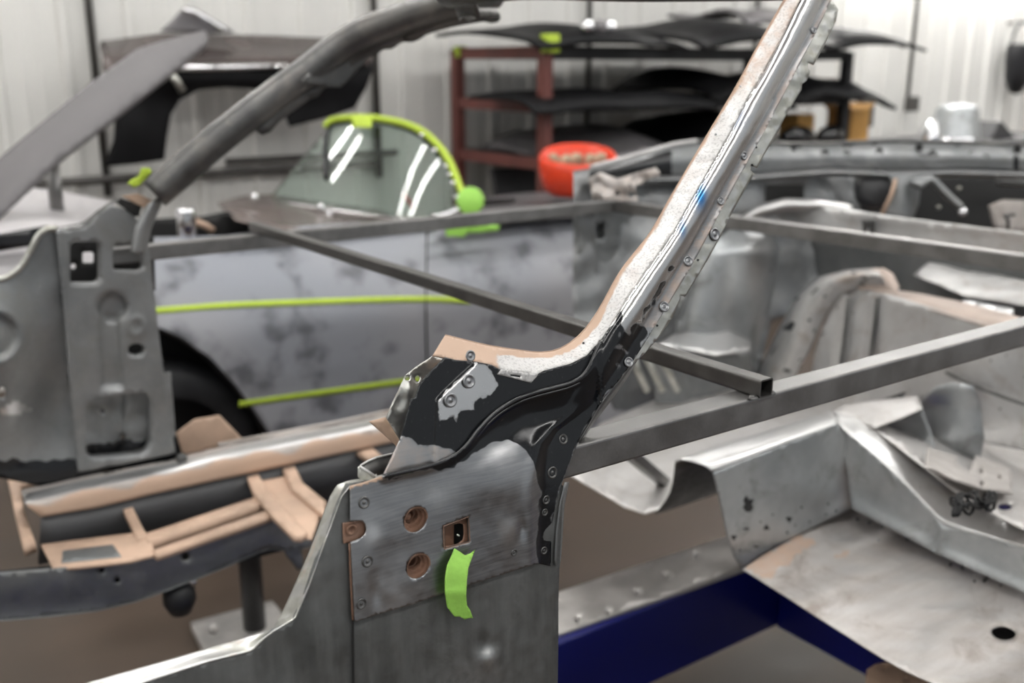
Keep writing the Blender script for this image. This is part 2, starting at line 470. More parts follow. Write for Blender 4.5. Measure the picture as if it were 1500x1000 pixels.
# ceiling lamps; the twin-tube meshes serve the added lamps further down
def lamp_fixture():
    V, F = [], []
    me = bpy.data.meshes.new('lamp_housing'); me.from_pydata(box_v((0, 0, .03), (.75, .09, .03)), [], BF); me.materials.append(M_WALL)
    md = bpy.data.meshes.new('lamp_tube'); V = []
    for i in range(2):
        for a in range(12):
            an = 2 * math.pi * a / 12; V.append(Vector((-.72 + 1.44 * i, .022 * math.cos(an), .022 * math.sin(an))))
    md.from_pydata(V, [], grid_faces(2, 12, True) + [tuple(range(12))[::-1], tuple(range(12, 24))]); md.materials.append(M_LAMP)
    return me, md
LH, LT = lamp_fixture()
LB = bpy.data.meshes.new('lamp_housing'); LB.from_pydata(box_v((0, 0, .03), (1.2, .16, .03)), [], BF); LB.materials.append(M_WALL)
LD = bpy.data.meshes.new('lamp_diffuser'); LD.from_pydata(box_v((0, 0, -.012), (1.17, .13, .011)), [], BF); LD.materials.append(M_DIFF)
for i, (x, y) in enumerate(LAMPS):
    t = thing('ceiling_lamp', 'long white strip lamp hung below the ceiling', 'lamp', (x, y, LAMP_Z), 'strip lamps under the ceiling')
    o = link(bpy.data.objects.new('lamp_housing', LB), t); o.location = (0, 0, .0)
    o = link(bpy.data.objects.new('lamp_diffuser', LD), t); o.location = (0, 0, -.002)
    for s in (-.9, .9):
        o = pipe('hanger', [Vector((x + s, y, LAMP_Z + .08)), Vector((x + s, y, 3.81))], .004, M_COND, t, 6)

for x in ADDED_WALL_LAMPS:  # added lamps out of view, put in to brighten the wall at the right
    t = thing('added_wall_lamp', 'added unseen strip lamp that brightens the back wall at the right', 'lamp', (x, WALL_Y - .2, 2.75), 'added strip lamps brightening the back wall')
    o = link(bpy.data.objects.new('lamp_housing', LH), t); o.location = (0, 0, .03)
    for s in (-1, 1):
        o = link(bpy.data.objects.new('lamp_tube', LT), t); o.location = (0, s * .045, 0)
    boxes('bracket', [((x, WALL_Y - .1, 2.80), (.02, .085, .012))], M_COND, t)

for x, y, z, h in ((.855, WALL_Y - .16, 2.78, 'added upright twin-tube lamp for the light streaks in the windscreen'), (.95, 4.28, 3.5, 'added slanting twin-tube lamp for the light streaks in the windscreen')):
    t = thing('added_streak_lamp', h, 'lamp', (x, y, z))  # added out of view to put reflected streaks in the windscreen
    t.rotation_euler = Matrix(((0, 1, 0), (0, 0, 1), (1, 0, 0))).to_euler() if y > 5 else (0, 0, R(-33))
    t.scale = (.72, .32, .32)
    o = link(bpy.data.objects.new('lamp_housing', LH), t); o.location = (0, 0, .03)
    for s in (-1, 1):
        o = link(bpy.data.objects.new('lamp_tube', LT), t); o.location = (0, s * .17, 0)

# ================================================================== the bare shell in the foreground
shell = thing('car_body_shell', 'stripped bare-metal car body shell with windshield frame and welded brace tubes', 'car body', (1.3, 1.38, .55))
SH = shell
# ---- traced feature lines of the near windshield pillar and its foot
C_F = [(893, 478), (922, 432), (950, 392), (985, 342), (1017, 286), (1068, 198), (1096, 144), (1120, 104), (1148, 50), (1172, 0), (1196, -46)]
C_R = [(930, 490), (960, 440), (1000, 376), (1030, 324), (1060, 270), (1102, 198), (1128, 148), (1152, 100), (1180, 52), (1201, 8), (1228, -50)]
C_B = [(1246, -52), (1218, 0), (1192, 54), (1160, 116), (1118, 196), (1064, 294), (1016, 384), (980, 444), (952, 490), (924, 534)]
C_L = [(652, 491), (696, 502), (720, 507), (760, 513), (792, 516), (820, 511), (850, 490), (876, 456), (910, 396), (952, 342), (984, 286), (1036, 198), (1080, 124), (1112, 64), (1142, 12), (1176, -48)]
CREASE = [(562, 697), (600, 689), (640, 679), (662, 669), (673, 662), (686, 649), (702, 628), (726, 604), (754, 586), (780, 576), (810, 568), (832, 562), (850, 553), (861, 540), (869, 524), (880, 500)]
def xat(c, y):
    p = sorted(c, key=lambda q: q[1]); return lin(y, [(q[1], q[0]) for q in p])
SLT = [(824, 788), (770, 788), (720, 789), (690, 793), (652, 800), (630, 814), (608, 842), (580, 872), (550, 893), (520, 915)]
def nz(x, y, s, a, o=0): return a * noise.noise(Vector((x / s, y / s, o)))
crd = cr(CREASE, 8)
def skin_relief(x, y):
    r = 0.0
    if y < 640:
        f = xat(C_F, y) if y < 478 else 893 - (y - 478) * .55
        rr = xat(C_R, y) if y < 490 else 930 - (y - 490) * .62
        s = (x - f) / max(8, rr - f)
        g = 1 - sst(455, 640, y)
        if 0 < s < 1.0: r += .0125 * (math.sin(math.pi * s) ** .75) * g
        if 1.0 <= s < 1.5: r += -.0022 * math.sin(math.pi * (s - 1) / .5) * g
    if y > 560:
        sl = lin(y, sorted(SLT)); r += -.006 * sst(-9, 7, x - sl) * sst(560, 640, y)
        r += .003 * math.exp(-((x - sl + 14) / 9) ** 2) * sst(600, 660, y)
    d = dline(x, y, crd)
    if x < 880: r += .004 * math.exp(-(d / 7) ** 2) - .006 * math.exp(-((d - 34) / 26) ** 2) * sst(690, 620, y) * sst(640, 720, x)
    r += .008 * gau(x, y, 735, 705, 60, 45) - .006 * gau(x, y, 800, 610, 42, 34)
    r += -.0035 * gau(x, y, 765, 772, 5, 14) + .002 * gau(x, y, 748, 776, 20, 26)
    r += .0022 * gau(x, y, 545, 800, 26, 40) - .002 * gau(x, y, 549, 868, 8, 22)
    r += nz(x, y, 60, .0012) + nz(x, y, 22, .0004, 4)
    return r
BLK = cr([(562, 694), (664, 664), (704, 622), (760, 580), (850, 548), (878, 500), (893, 478), (908, 452), (918, 440), (912, 470), (926, 478), (952, 438), (985, 384), (990, 392), (962, 446), (944, 470), (950, 490), (926, 536), (905, 560),
          (880, 590), (850, 640), (838, 672), (822, 716), (812, 760), (810, 835), (786, 830), (787, 770), (789, 722), (780, 676), (762, 652), (735, 644), (706, 656), (688, 668), (664, 686), (640, 688), (600, 692), (565, 703)], 10, True)
PLATE = [(515, 712), (790, 640), (790, 830), (515, 912)]
def skin_paint(x, y):
    blk = soft(x + nz(x, y, 16, 5), y + nz(x, y, 13, 5, 3), BLK, 5)
    if blk > 0:
        k = sst(770, 800, x) * sst(655, 700, y); blk *= 1 - k * (.33 + nz(x, y, 20, .12, 7))
        if x > 880: blk *= 1 - sst(575, 520, y) * (.32 + nz(x, y, 12, .55, 2))
    if blk < .3 and y > 640 and inside(x, y, PLATE):
        blk = max(blk, .36 * sst(.55, .9, .5 + nz(x, y, 34, .9, 11)))
    brt = 0.0
    if y < 520: brt = 1.0 * sst(520, 450, y) if x < xat(C_R, y) + 2 else .3
    if y > 640:
        brt = .75 * gau(x, y, 546, 782, 16, 18) + .45 * gau(x, y, 575, 872, 50, 36) + .6 * gau(x, y, 745, 778, 18, 26) + .45 * gau(x, y, 640, 725, 34, 20) + .5 * gau(x, y, 740, 660, 30, 10)
    pr = .0
    if y < 480 and x > xat(C_R, y) + 6: pr = .40 + nz(x, y, 25, .2, 5)
    if y > 690 and abs(y - (712 - (x - 513) * .29)) < 4 and x < 560: pr = .9
    return (blk, pr, brt, 1)
def wcirc(px, py, rad, n=24, surf=SIDE()):
    c = surf(px, py); return [project(c + Vector((math.cos(a) * rad, 0, math.sin(a) * rad))) for a in (2 * math.pi * i / n for i in range(n))]
CUPS = [(609, 761), (613, 829)]
SQ = [(649, 770), (687, 755.5), (689, 794), (650, 805)]
skin_out = [(520, 911), (517, 860), (514, 794), (527, 789), (534, 784), (537, 776), (535, 767), (529, 762), (513, 764), (513, 712), (535, 706)] + [tuple(p) for p in cr(CREASE, 5)] + [tuple(p) for p in cr(C_F, 6)] + \
    [tuple(p) for p in cr(C_B, 6)] + [tuple(p) for p in cr([(912, 550), (898, 568), (880, 590), (862, 622), (848, 646), (834, 680), (820, 718), (812, 750), (808, 785), (807, 829)], 6)] + [(788, 825), (740, 840), (700, 853), (648, 870), (600, 886), (560, 898)]
skin = sheet('pillar_skin', skin_out, SIDE(-.002), M_SKIN, SH, [wcirc(*c, .0115) for c in CUPS] + [SQ], 3.6, skin_relief, .0014, skin_paint,
    tint=lambda x, y: min(1, 1.1 * gau(x, y, 1027, 288, 9, 20) + .8 * gau(x, y, 1000, 335, 5, 14) + .35 * gau(x, y, 1078, 172, 14, 16)))
skin['label'] = 'polished pillar running down into black paint and ground bare plate'
# lower post panel behind and below the plate
def post_relief(x, y): return nz(x, y, 70, .002, 1) - .007 * gau(x, y, 708, 944, 14, 14) + .006 * gau(x, y, 716, 966, 12, 14) + nz(x, y, 24, .0006, 9) - (.0012 * math.exp(-((x - 514) / 2.5) ** 2))
post_out = [(507, 708), (493, 738), (485, 763), (476, 792), (462, 818), (452, 848), (442, 880), (427, 910), (400, 922), (384, 936), (369, 952), (310, 966), (205, 1000), (120, 1026), (60, 1120), (816, 1120), (817, 1000), (818, 930), (818, 880), (820, 818), (822, 780), (824, 740), (826, 712), (790, 690), (700, 690), (600, 694)]
post = sheet('door_post_panel', post_out, SIDE(.003), M_POST, SH, [wcirc(*c, .0112) for c in CUPS] + [[(651, 772), (685, 758), (687, 793), (652, 803)]], 7, post_relief, .0014,
    lambda x, y: (0, 0, .45 * gau(x, y, 716, 960, 12, 20) + .25 * gau(x, y, 690, 990, 60, 30), 1))
seam = loft('panel_seam', [on(SIDE(.0005), [(513, 800), (516, 908), (517, 1010), (518, 1110)]), on(SIDE(.0005), [(515.5, 800), (518.5, 908), (519.5, 1010), (520.5, 1110)])], M_BLACKIN, SH, 12, 1, .001)
gap = loft('plate_gap', [on(SIDE(-.0003), [(511, 796), (513, 850), (516, 908)]), on(SIDE(-.0003), [(515, 796), (516.5, 850), (519, 908)])], M_HOLE, SH, 12, 1, .001)
edge = loft('post_edge', [on(SIDE(.0), [(828, 706), (820, 740), (815, 780), (813, 822), (814, 828)]), on(SIDE(.012), [(834, 706), (827, 740), (824.5, 780), (822, 818), (820, 830)])], M_FAR, SH, 14, 1, .001)
# underside return of the pillar, seen as a dark strip at its rear edge
loft('pillar_return', [on(SIDE(.002), [(926, 533), (905, 560), (880, 592), (862, 624), (848, 648)]), on(SIDE(.022), [(934, 528), (915, 560), (890, 594), (868, 622), (851, 648)])], M_DARKPIPE, SH, 14, 2, .001)
# turned-in flange along the cut front edge
FO = [(563, 694), (535, 700), (510, 703), (493, 710), (483, 727), (473, 754), (453, 807), (430, 860), (413, 897), (400, 919), (383, 925), (350, 936), (260, 962), (128, 1000), (30, 1032)]
FI = [(563, 698), (537, 706), (512, 712), (500, 726), (493, 745), (485, 768), (466, 818), (452, 858), (432, 905), (402, 922), (386, 934), (369, 952), (310, 966), (205, 1000), (100, 1034)]
def fpaint(u, v):
    return (.3 * (noise.noise(Vector((u * 30, v * 2, 3))) > .25), .12 + .5 * noise.noise(Vector((u * 20, v * 2, 0))), .75 if u > .62 else .25 + .5 * (noise.noise(Vector((u * 25, v * 2, 7))) > .1), 1)
loft('fender_flange', [on(SIDE(.022), FO), on(SIDE(.014), [((a[0] + b[0]) / 2, (a[1] + b[1]) / 2) for a, b in zip(FO, FI)]), on(SIDE(.002), FI)], M_GALV, SH, 90, 3, .0012, True, fpaint)['label'] = 'pale flaking flange along the cut front edge'
# windshield rubber flange
CLOW = [(634, 520), (652, 523), (668, 527), (694, 529), (720, 534), (734, 541), (786, 548), (797, 542), (836, 532), (860, 520), (872, 506), (880, 498)] + C_F
LOWD = dense(CLOW, 9, False); LUPD = cr(C_L, 9)
def flp(x, y):
    dl = dline(x, y, LOWD); du = dline(x, y, LUPD); up = dl / (dl + du + 1e-6)
    th = lin(y, [(150, .93), (330, .90), (420, .82), (470, .62), (512, .62), (540, .8)])
    pr = max(sst(735, 719, x + nz(x, y, 12, 10)), sst(th - .06, th + .06, up + nz(x, y, 20, .05)))
    if y < 170: pr = max(pr, (.42 + nz(x, y, 16, .25, 3)) * sst(170, 120, y))
    fl = .8 if noise.noise(Vector((x / 6, y / 4, 2))) > .6 and up > .45 and pr < .5 else 0
    return (fl, pr, .12 + nz(x, y, 20, .2, 5), 1)
def fl_rel(x, y):
    dl = dline(x, y, LOWD); du = dline(x, y, LUPD); return -.004 - .026 * dl / (dl + du + 1e-6) + nz(x, y, 14, .0006)
sheet('windshield_flange', CLOW + [tuple(p) for p in LUPD[::-1]], SIDE(), M_FLANGE, SH, [], 4.5, fl_rel, .0016, flp)['label'] = 'silver and tan primed flange around the windshield opening'
# inner return of that flange, tan primer
lipA = [Vector(p) for p in LUPD]
loft('flange_lip', [[SIDE(.030)(p.x, p.y) for p in lipA], [SIDE(.034)(p.x, p.y) + Vector((0, 0, -.002)) for p in lipA]], M_PRIMER, SH, 60, 1, .001)
# galvanised rear flange with notches
GO = [(1221, 3), (1228, 14), (1224, 32), (1208, 66), (1192, 95), (1184, 91), (1183, 99), (1187, 105), (1182, 118), (1175, 123), (1174, 132), (1152, 168), (1138, 196), (1120, 226), (1109, 246), (1101, 242), (1099, 249), (1105, 254), (1099, 264), (1070, 316), (1058, 342), (1036, 382), (1020, 408), (1004, 434), (998, 432), (996, 440), (986, 464), (964, 496), (944, 518), (926, 535)]
GI = [(915, 530), (945, 488), (974, 440), (1010, 380), (1058, 292), (1112, 194), (1154, 114), (1186, 52), (1212, 0)]
sheet('rear_flange', GO + GI, SIDE(.011), M_GALV, SH, [], 5, lambda x, y: nz(x, y, 10, .0012) + nz(x, y, 30, .0015, 2), .0016, lambda x, y: (.8 if noise.noise(Vector((x / 6, y / 6, 9))) > .55 else 0, 0, .5 * (noise.noise(Vector((x / 12, y / 12, 1))) > .15), 1))['label'] = 'notched galvanised flange along the rear edge of the pillar'
# black cowl side
COWL = [(562, 696), (575, 668), (588, 640), (596, 608), (602, 584), (609, 582), (616, 560), (634, 541), (652, 523), (668, 527), (694, 529), (720, 534), (734, 542), (786, 549), (797, 543), (836, 533), (860, 521), (872, 507), (880, 500)] + CREASE[::-1][1:]
SILV = [(648, 578), (696, 532), (714, 534), (721, 546), (730, 564), (720, 578), (696, 586), (694, 600), (672, 601), (671, 628), (664, 612), (642, 620), (641, 600)]
TRI = [(588, 638), (600, 641), (612, 651), (634, 652), (662, 657), (670, 664), (640, 678), (600, 690), (556, 698)]
FOLD = [(636, 658), (640, 586), (648, 577), (697, 531)]
def cowl_paint(x, y):
    a = x + nz(x, y, 9, 4); b = y + nz(x, y, 7, 4, 3)
    s = soft(a, b, SILV, 4); t = soft(a, b, TRI, 3)
    return (1 - max(s * (1 if y < 606 else .62), t), .36 * t * (1 - s), max(s * .95, t * .5), 1)
def cowl_rel(x, y):
    side = 1 if x > lin(y, [(531, 697), (577, 648), (586, 640), (658, 636)]) else 0
    d = dline(x, y, FOLD); s = (1 if side else -1) * d
    return .004 * sst(-3, 3, s) + nz(x, y, 40, .0008) - .002 * gau(x, y, 720, 640, 30, 20)
cowl = sheet('cowl_side_panel', COWL, SIDE(.001), M_SKIN, SH, [], 4, cowl_rel, .0014, cowl_paint)
cowl['label'] = 'black painted cowl side with a ground silver patch'
bead = cr(CREASE, 6)
pipe('drip_bead', [SIDE(-.004)(p.x, p.y) for p in bead], .0022, M_BLACK, SH, 8)
pipe('drip_bead', [SIDE(-.002)(p.x + 1.0, p.y + 5.5) for p in bead[:-6]], .0016, M_BLACK, SH, 8)
sheet('slotted_tab', [(729, 548), (735, 541), (788, 548), (786, 552), (778, 560.5)], SIDE(-.004), M_FLANGE, SH, [[(748, 548), (763, 550), (762, 552.5), (747.5, 550.5)]], 4, None, .0014)
# grey bracket and tan web standing behind the cowl side
sheet('cowl_bracket', [(566, 612), (577, 586), (588, 561), (594, 549), (634, 521), (650, 526), (640, 560), (610, 590), (596, 640), (590, 650)], SIDE(.045), M_GALV, SH, [circ(597, 553, 4.5, 4), circ(612, 554, 4, 5)], 5, lambda x, y: .008 * gau(x, y, 600, 575, 12, 30) + nz(x, y, 18, .002), .0015,
    lambda x, y: (.3 * (x < 606 and y < 560), .55 * gau(x, y, 640, 535, 25, 12), .3, 1))
sheet('cowl_web', [(541, 617), (565, 611), (592, 650), (588, 662), (578, 650)], SIDE(.06), M_PRIMER, SH, [], 6)
# open channel under the cowl corner
def ch(pts, off0, off1): return [on(SIDE(off0), pts), on(SIDE(off1), pts)]
loft('channel_wall', [on(SIDE(.012), [(526, 684), (548, 697), (552, 694)]), on(SIDE(.012), [(526, 700), (546, 708), (552, 702)])], M_GALV, SH, 12, 1, .0012)
loft('channel_wall', [on(SIDE(.05), [(528, 682), (550, 670), (578, 664)]), on(SIDE(.05), [(532, 708), (552, 706), (580, 700)])], M_DARKPIPE, SH, 12, 1, .0012)
loft('channel_wall', [on(SIDE(.012), [(526, 684), (526, 699)]), on(SIDE(.05), [(528, 682), (528, 699)])], M_GALV, SH, 6, 1, .0012)
pipe('channel_rim', on(SIDE(.012), [(527, 683), (540, 691), (549, 697)]) , .0012, M_FLANGE, SH, 6)
pipe('channel_rim', on(SIDE(.05), [(528, 682), (540, 675), (552, 670), (577, 664)]), .0012, M_FLANGE, SH, 6)
# hinge bolt cups, window with its recess, half-round pocket
for i, c in enumerate(CUPS):
    p = SIDE(-.002)(*c); M = frame(p, (0, -1, .0))
    cup = lathe('hinge_cup', [(.0118, .0006), (.0108, .0004), (.0108, -.0035), (.0088, -.0036), (.0087, -.0075), (.0067, -.0076), (.0066, -.0125), (.0048, -.0126), (.0047, -.019), (.0, -.0192)], M_HOLE, SH, M)
    cup.data.polygons.foreach_set('use_smooth', [False] * len(cup.data.polygons))
    lathe('hinge_nut', [(.0036, -.018), (.0036, -.0125 if i else -.008), (.0025, -.0115 if i else -.0065), (0, -.0115 if i else -.006)], M_HOLE, cup, M @ Matrix.Translation((-.0035, .001, 0)), 12)
cx = sum(p[0] for p in SQ) / 4; cy = sum(p[1] for p in SQ) / 4
rec = loft('window_recess', [on(SIDE(-.002), SQ + SQ[:1]), on(SIDE(.006), SQ + SQ[:1])], M_HOLE, SH, 41, 1, .0008, False)
sheet('recess_plate', [(645, 768), (692, 752), (694, 798), (646, 810)], SIDE(.006), M_PRIMER if False else M_HOLE, rec, [[(651, 778), (656, 771), (664, 768), (673, 766), (679, 768), (680, 782), (678, 791), (672, 796), (662, 799), (651, 800)]], 3, None, .001)
sheet('lock_plate', [(640, 764), (665, 764), (665, 806), (640, 806)], SIDE(.016), M_HOLE, rec, [], 6)
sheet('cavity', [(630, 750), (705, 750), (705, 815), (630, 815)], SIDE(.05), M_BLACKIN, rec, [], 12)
lathe('lock_pin', [(.0009, 0), (.0009, .003), (0, .0035)], M_GALV, rec, frame(SIDE(.03)(670, 783), (0, -1, 0)), 10)
pk = sheet('half_round_pocket', [(502, 766), (529, 762), (537, 770), (535, 783), (527, 789), (512, 794), (503, 796)], SIDE(.0015), M_HOLE, SH, [], 4, lambda x, y: -.003 * gau(x, y, 515, 777, 5, 6), .001)
lathe('pocket_ring', [(.0048, 0), (.0040, .0009), (.0030, 0), (.0028, -.003), (0, -.0032)], M_HOLE, pk, frame(SIDE(-.0002)(515, 776), (0, -1, 0)), 16)
# spot welds
wv, wf = lathe_v([(.0052, 0), (.0046, .0007), (.0039, .0008), (.0032, -.0003), (.0020, -.0006), (.0012, .0004), (.0, .0006)], 16)
WM = {}
for nm, mt in (('dark', M_DARKPIPE), ('bright', M_SKIN)):
    me = bpy.data.meshes.new('spot_weld'); me.from_pydata(wv, [], wf); me.materials.append(mt); me.polygons.foreach_set('use_smooth', [True] * len(me.polygons)); WM[nm] = me
def weld(px, py, parent, off, s=1.0, k='dark', rel=None):
    f = SIDE(off); g = lambda x, y: f(x, y) - (ray(x, y).normalized() * rel(x, y) if rel else Vector((0, 0, 0)))
    p = g(px, py); n = (g(px + 5, py) - p).cross(g(px, py + 5) - p).normalized()
    if n.dot(p - CAM) > 0: n = -n
    o = link(bpy.data.objects.new('spot_weld', WM[k]), parent)
    M = frame(p + n * .0003, n); M.translation -= ORG[parent]; o.matrix_local = M @ Matrix.Scale(s, 4)
for px, py, s in ((825, 643, 1.0), (809, 692, 1.15), (800, 732, .85), (798, 750, .7), (797, 806, .75), (753, 809, .65), (533, 736, 1.0), (538, 822, 1.0), (529, 884, .95)):
    weld(px, py, skin, -.002, s, 'dark', skin_relief)
for px, py, s in ((921, 530, 1.0), (973, 449, 1.1), (1008, 382, 1.1), (1056, 294, .9), (1090, 228, .9), (1192, 44, .8)):
    weld(px, py, skin, -.003, s, 'bright', skin_relief)
for px, py in ((687, 558), (660, 586)): weld(px, py, cowl, -.0005, 1.25, 'bright', cowl_rel)
weld(689, 521, cowl, .004, 1.0, 'bright'); weld(1047, 343, skin, .010, 1.4, 'bright')
# the strip of green tape stuck on the post
TP = [(666, 803), (674, 808), (681, 813), (689, 810), (696, 805), (691, 818), (686, 832), (684, 850), (683, 872), (684, 886), (689, 894), (693, 905), (687, 905), (681, 907), (674, 903), (666, 903), (661, 897), (655, 889), (652, 868), (652, 846), (655, 828), (661, 815)]
tp = sheet('tape_strip', TP, SIDE(-.004), M_GREEN, None, [], 3, lambda x, y: .003 + .011 * math.sin(math.pi * min(1, max(0, (y - 806) / 98))) * (.6 + .4 * (x - 652) / 40) + .002 * gau(x, y, 668, 868, 40, 8), .0006)
tag(tp, 'torn bright green tape strip stuck below the square hole of the post', 'tape')

# ---- square brace tubes welded across the door openings
def weldbead(p, parent):
    V, F = lathe_v([(.006, 0), (.0055, .002), (.003, .004), (0, .0045)], 10)
    mk('weld_bead', [Vector(p) + v for v in V], F, M_DARKPIPE, parent, True)
T1 = sqtube('brace_tube', (.54, .722, 1.134), (1.98, .719, 1.134), .032, .032, M_TUBE, SH)
T2 = sqtube('brace_tube', (.50, 2.115, 1.134), (1.86, 2.115, 1.134), .032, .032, M_TUBE, SH)
T3 = sqtube('brace_tube', (1.858, 2.10, 1.134), (1.962, .72, 1.134), .032, .032, M_TUBE, SH)
T4 = sqtube('brace_tube', (.832, 2.16, 1.1605), (.843, .700, 1.1605), .021, .021, M_TUBE2, SH, .0018)
for x in (.828, .857): weldbead((x, .705, 1.150), T4)
# bar under the near tube
sqtube('prop_bar', SY(1.30)(905, 650), SY(1.55)(992, 722), .022, .022, M_TUBE2, SH)

# ---- far hinge post
FY = 2.06
def hole_wall(name, poly, Y0, Y1, mat, parent):
    c = [SY(Y0)(*p) for p in poly + poly[:1]]
    return loft(name, [c, [v + Vector((0, Y1 - Y0, 0)) for v in c]], mat, parent, len(c) * 2, 1, .001, True)
H1 = rrect(102, 353, 149, 417, 9); H2 = rrect(165, 356, 212, 398, 8); H3 = rrect(125, 577, 222, 670, 18, 6, .09)
C1 = circ(164, 449, 23, 22); C2 = circ(200, 512, 13, 10); C3 = circ(200, 478, 14, 16)
PO = [(82, 338), (104, 336), (124, 334), (140, 318), (160, 301), (178, 305), (196, 312), (206, 330), (216, 355), (222, 385), (226, 430), (233, 490), (240, 545), (248, 610), (258, 664), (190, 678), (114, 692), (108, 630), (100, 545), (92, 440), (86, 375)]
def far_rel(x, y):
    r = nz(x, y, 50, .002, 3)
    ch = sst(0, 5, x - (143 + (y - 470) * .035)) * (1 - sst(0, 5, x - (171 + (y - 470) * .05))) * sst(458, 470, y) * (1 - sst(562, 575, y))
    r -= .015 * ch
    r -= .024 * (1 - sst(17, 24, math.hypot(x - 164, (y - 449) * 1.05)))
    d = math.hypot(x - 200, (y - 478) * .9); r += .004 * math.exp(-((d - 11) / 4) ** 2)
    r -= .012 * sst(222, 244, x - (y - 440) * .12) * .6
    r += .006 * math.exp(-((x - 90 - (y - 400) * .09) / 6) ** 2)
    return r
far_post = sheet('hinge_post', PO, SY(FY), M_FAR, SH, [H1, H2, H3, C2], 5, far_rel, .002)
for nm, h, dep in (('rim', H1, .03), ('rim', H2, .03), ('rim', H3, .03), ('rim', C2, .02)): hole_wall(nm, h, FY, FY + dep, M_FAR, far_post)
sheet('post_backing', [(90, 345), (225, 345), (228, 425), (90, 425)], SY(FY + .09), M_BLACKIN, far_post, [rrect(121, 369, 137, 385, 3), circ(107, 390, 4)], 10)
bk = sheet('post_backing', [(108, 560), (250, 545), (262, 690), (112, 690)], SY(FY + .055), M_FAR, far_post, [circ(150, 602, 3.5), circ(180, 640, 3)], 6, lambda x, y: nz(x, y, 20, .006) + .012 * sst(178, 184, x), .001,
    lambda x, y: (sst(640, 656, y + nz(x, y, 12, 10) + (x - 170) * .1), 0, 0, 1))
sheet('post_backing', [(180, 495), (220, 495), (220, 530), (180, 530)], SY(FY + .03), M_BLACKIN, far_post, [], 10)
# concave cowl side ahead of the far post
def fcs(x, y):
    d = math.hypot(x + 6, (y - 493) * .95)
    return -.04 * gau(x, y, 70, 600, 50, 90) - .014 * (1 - sst(26, 34, d)) + .003 * math.exp(-((d - 36) / 4) ** 2) + nz(x, y, 40, .003, 8) + .05 * gau(x, y, 0, 520, 60, 100)
sheet('cowl_side', [(-40, 412), (0, 410), (18, 402), (32, 388), (44, 368), (54, 347), (66, 338), (82, 336), (90, 345), (92, 440), (102, 545), (112, 640), (118, 700), (60, 712), (0, 700), (-40, 700)], SY(FY + .012), M_FAR, SH, [circ(3, 575, 6, 9)], 6, fcs, .002,
    lambda x, y: (sst(662, 684, y + nz(x, y, 15, 8)) * .95, 0, .8 * (1 if inside(x, y, [(0, 600), (22, 585), (48, 600), (30, 606), (0, 609)]) else 0), 1))
pipe('cowl_flange', on(SY(FY), [(-40, 411), (0, 409), (20, 400), (34, 386), (46, 364), (56, 345), (68, 336), (84, 335)], 6), .006, M_GALV, SH, 8)
# gusset plate on top of the far post, black gap beneath the pillar foot
loft('cowl_lip', [on(SY(FY + .0), [(82, 338), (124, 333), (160, 300), (172, 294)]), on(SY(FY + .05), [(70, 335), (120, 326), (157, 297), (170, 291)])], M_BLACK, SH, 16, 1, .002)
sheet('pillar_foot', [(171, 297), (176, 290), (208, 300), (204, 318), (196, 316)], SY(FY - .005), M_BLACKIN, SH, [], 5)
sheet('pillar_foot', [(178, 287), (202, 283), (226, 295), (212, 305), (196, 297)], SY(FY - .02), M_PRIMER, SH, [], 5, None, .002)
# ---- far pillar and windshield header: one swept tube with a hanging flange
HPX = [(226, 284, 2.03), (262, 254, 2.02), (310, 212, 2.0), (360, 172, 1.985), (410, 134, 1.97), (452, 104, 1.955)]
path = [SY(Y)(x, y) for x, y, Y in HPX]
path += [SY(1.935)(492, 72), SY(1.90)(528, 50), SY(1.84)(580, 30), SY(1.74)(648, 8), SY(1.6)(722, -8)]
near_top = SIDE(.02)(1166, -34)
mid = [Vector((.865, 1.38, 1.616)), Vector((.875, 1.2, 1.618)), Vector((.905, 1.0, 1.607))]
path = cr([tuple(p) for p in path] + [tuple(p) for p in mid] + [tuple(near_top)], .02)
def hr(s): return .027 if s < .3 else .027 - .004 * sst(.3, .5, s)
hd = pipe('windshield_header', path, hr, M_DARKPIPE, SH, 16, True, 1.15)
def drop(p, a, b): return p + Vector((0, 0, -a)) + Vector((0, b, 0))
seg = path[int(len(path) * .13):int(len(path) * .36)]
loft('header_flange', [[p + Vector((.012, 0, -.020)) for p in seg], [p + Vector((.030, -.004, -.036 - .006 * (noise.noise(Vector((i * .5, 0, 0))) > .1))) for i, p in enumerate(seg)]], M_DARKPIPE, SH, 60, 1, .0015)
seg = path[int(len(path) * .34):int(len(path) * .72)]
loft('header_flange', [[p + Vector((.008, 0, -.014)) for p in seg], [p + Vector((.018, 0, -.040 - .006 * (noise.noise(Vector((i * .4, 5, 0))) > .05))) for i, p in enumerate(seg)]], M_DARKPIPE, SH, 70, 1, .0015)
sheet('corner_plate', [(470, 88), (505, 92), (548, 62), (550, 78), (540, 84), (520, 108), (500, 128), (470, 128), (440, 120)], SY(1.93), M_DARKPIPE, SH, [], 7, None, .002)
loft('pillar_leg', [on(SY(2.03), [(214, 300), (196, 335), (190, 370)]), on(SY(2.02), [(228, 292), (208, 335), (200, 372)]), on(SY(2.04), [(242, 286), (222, 335), (214, 372)])], M_FAR, SH, 16, 3, .002)
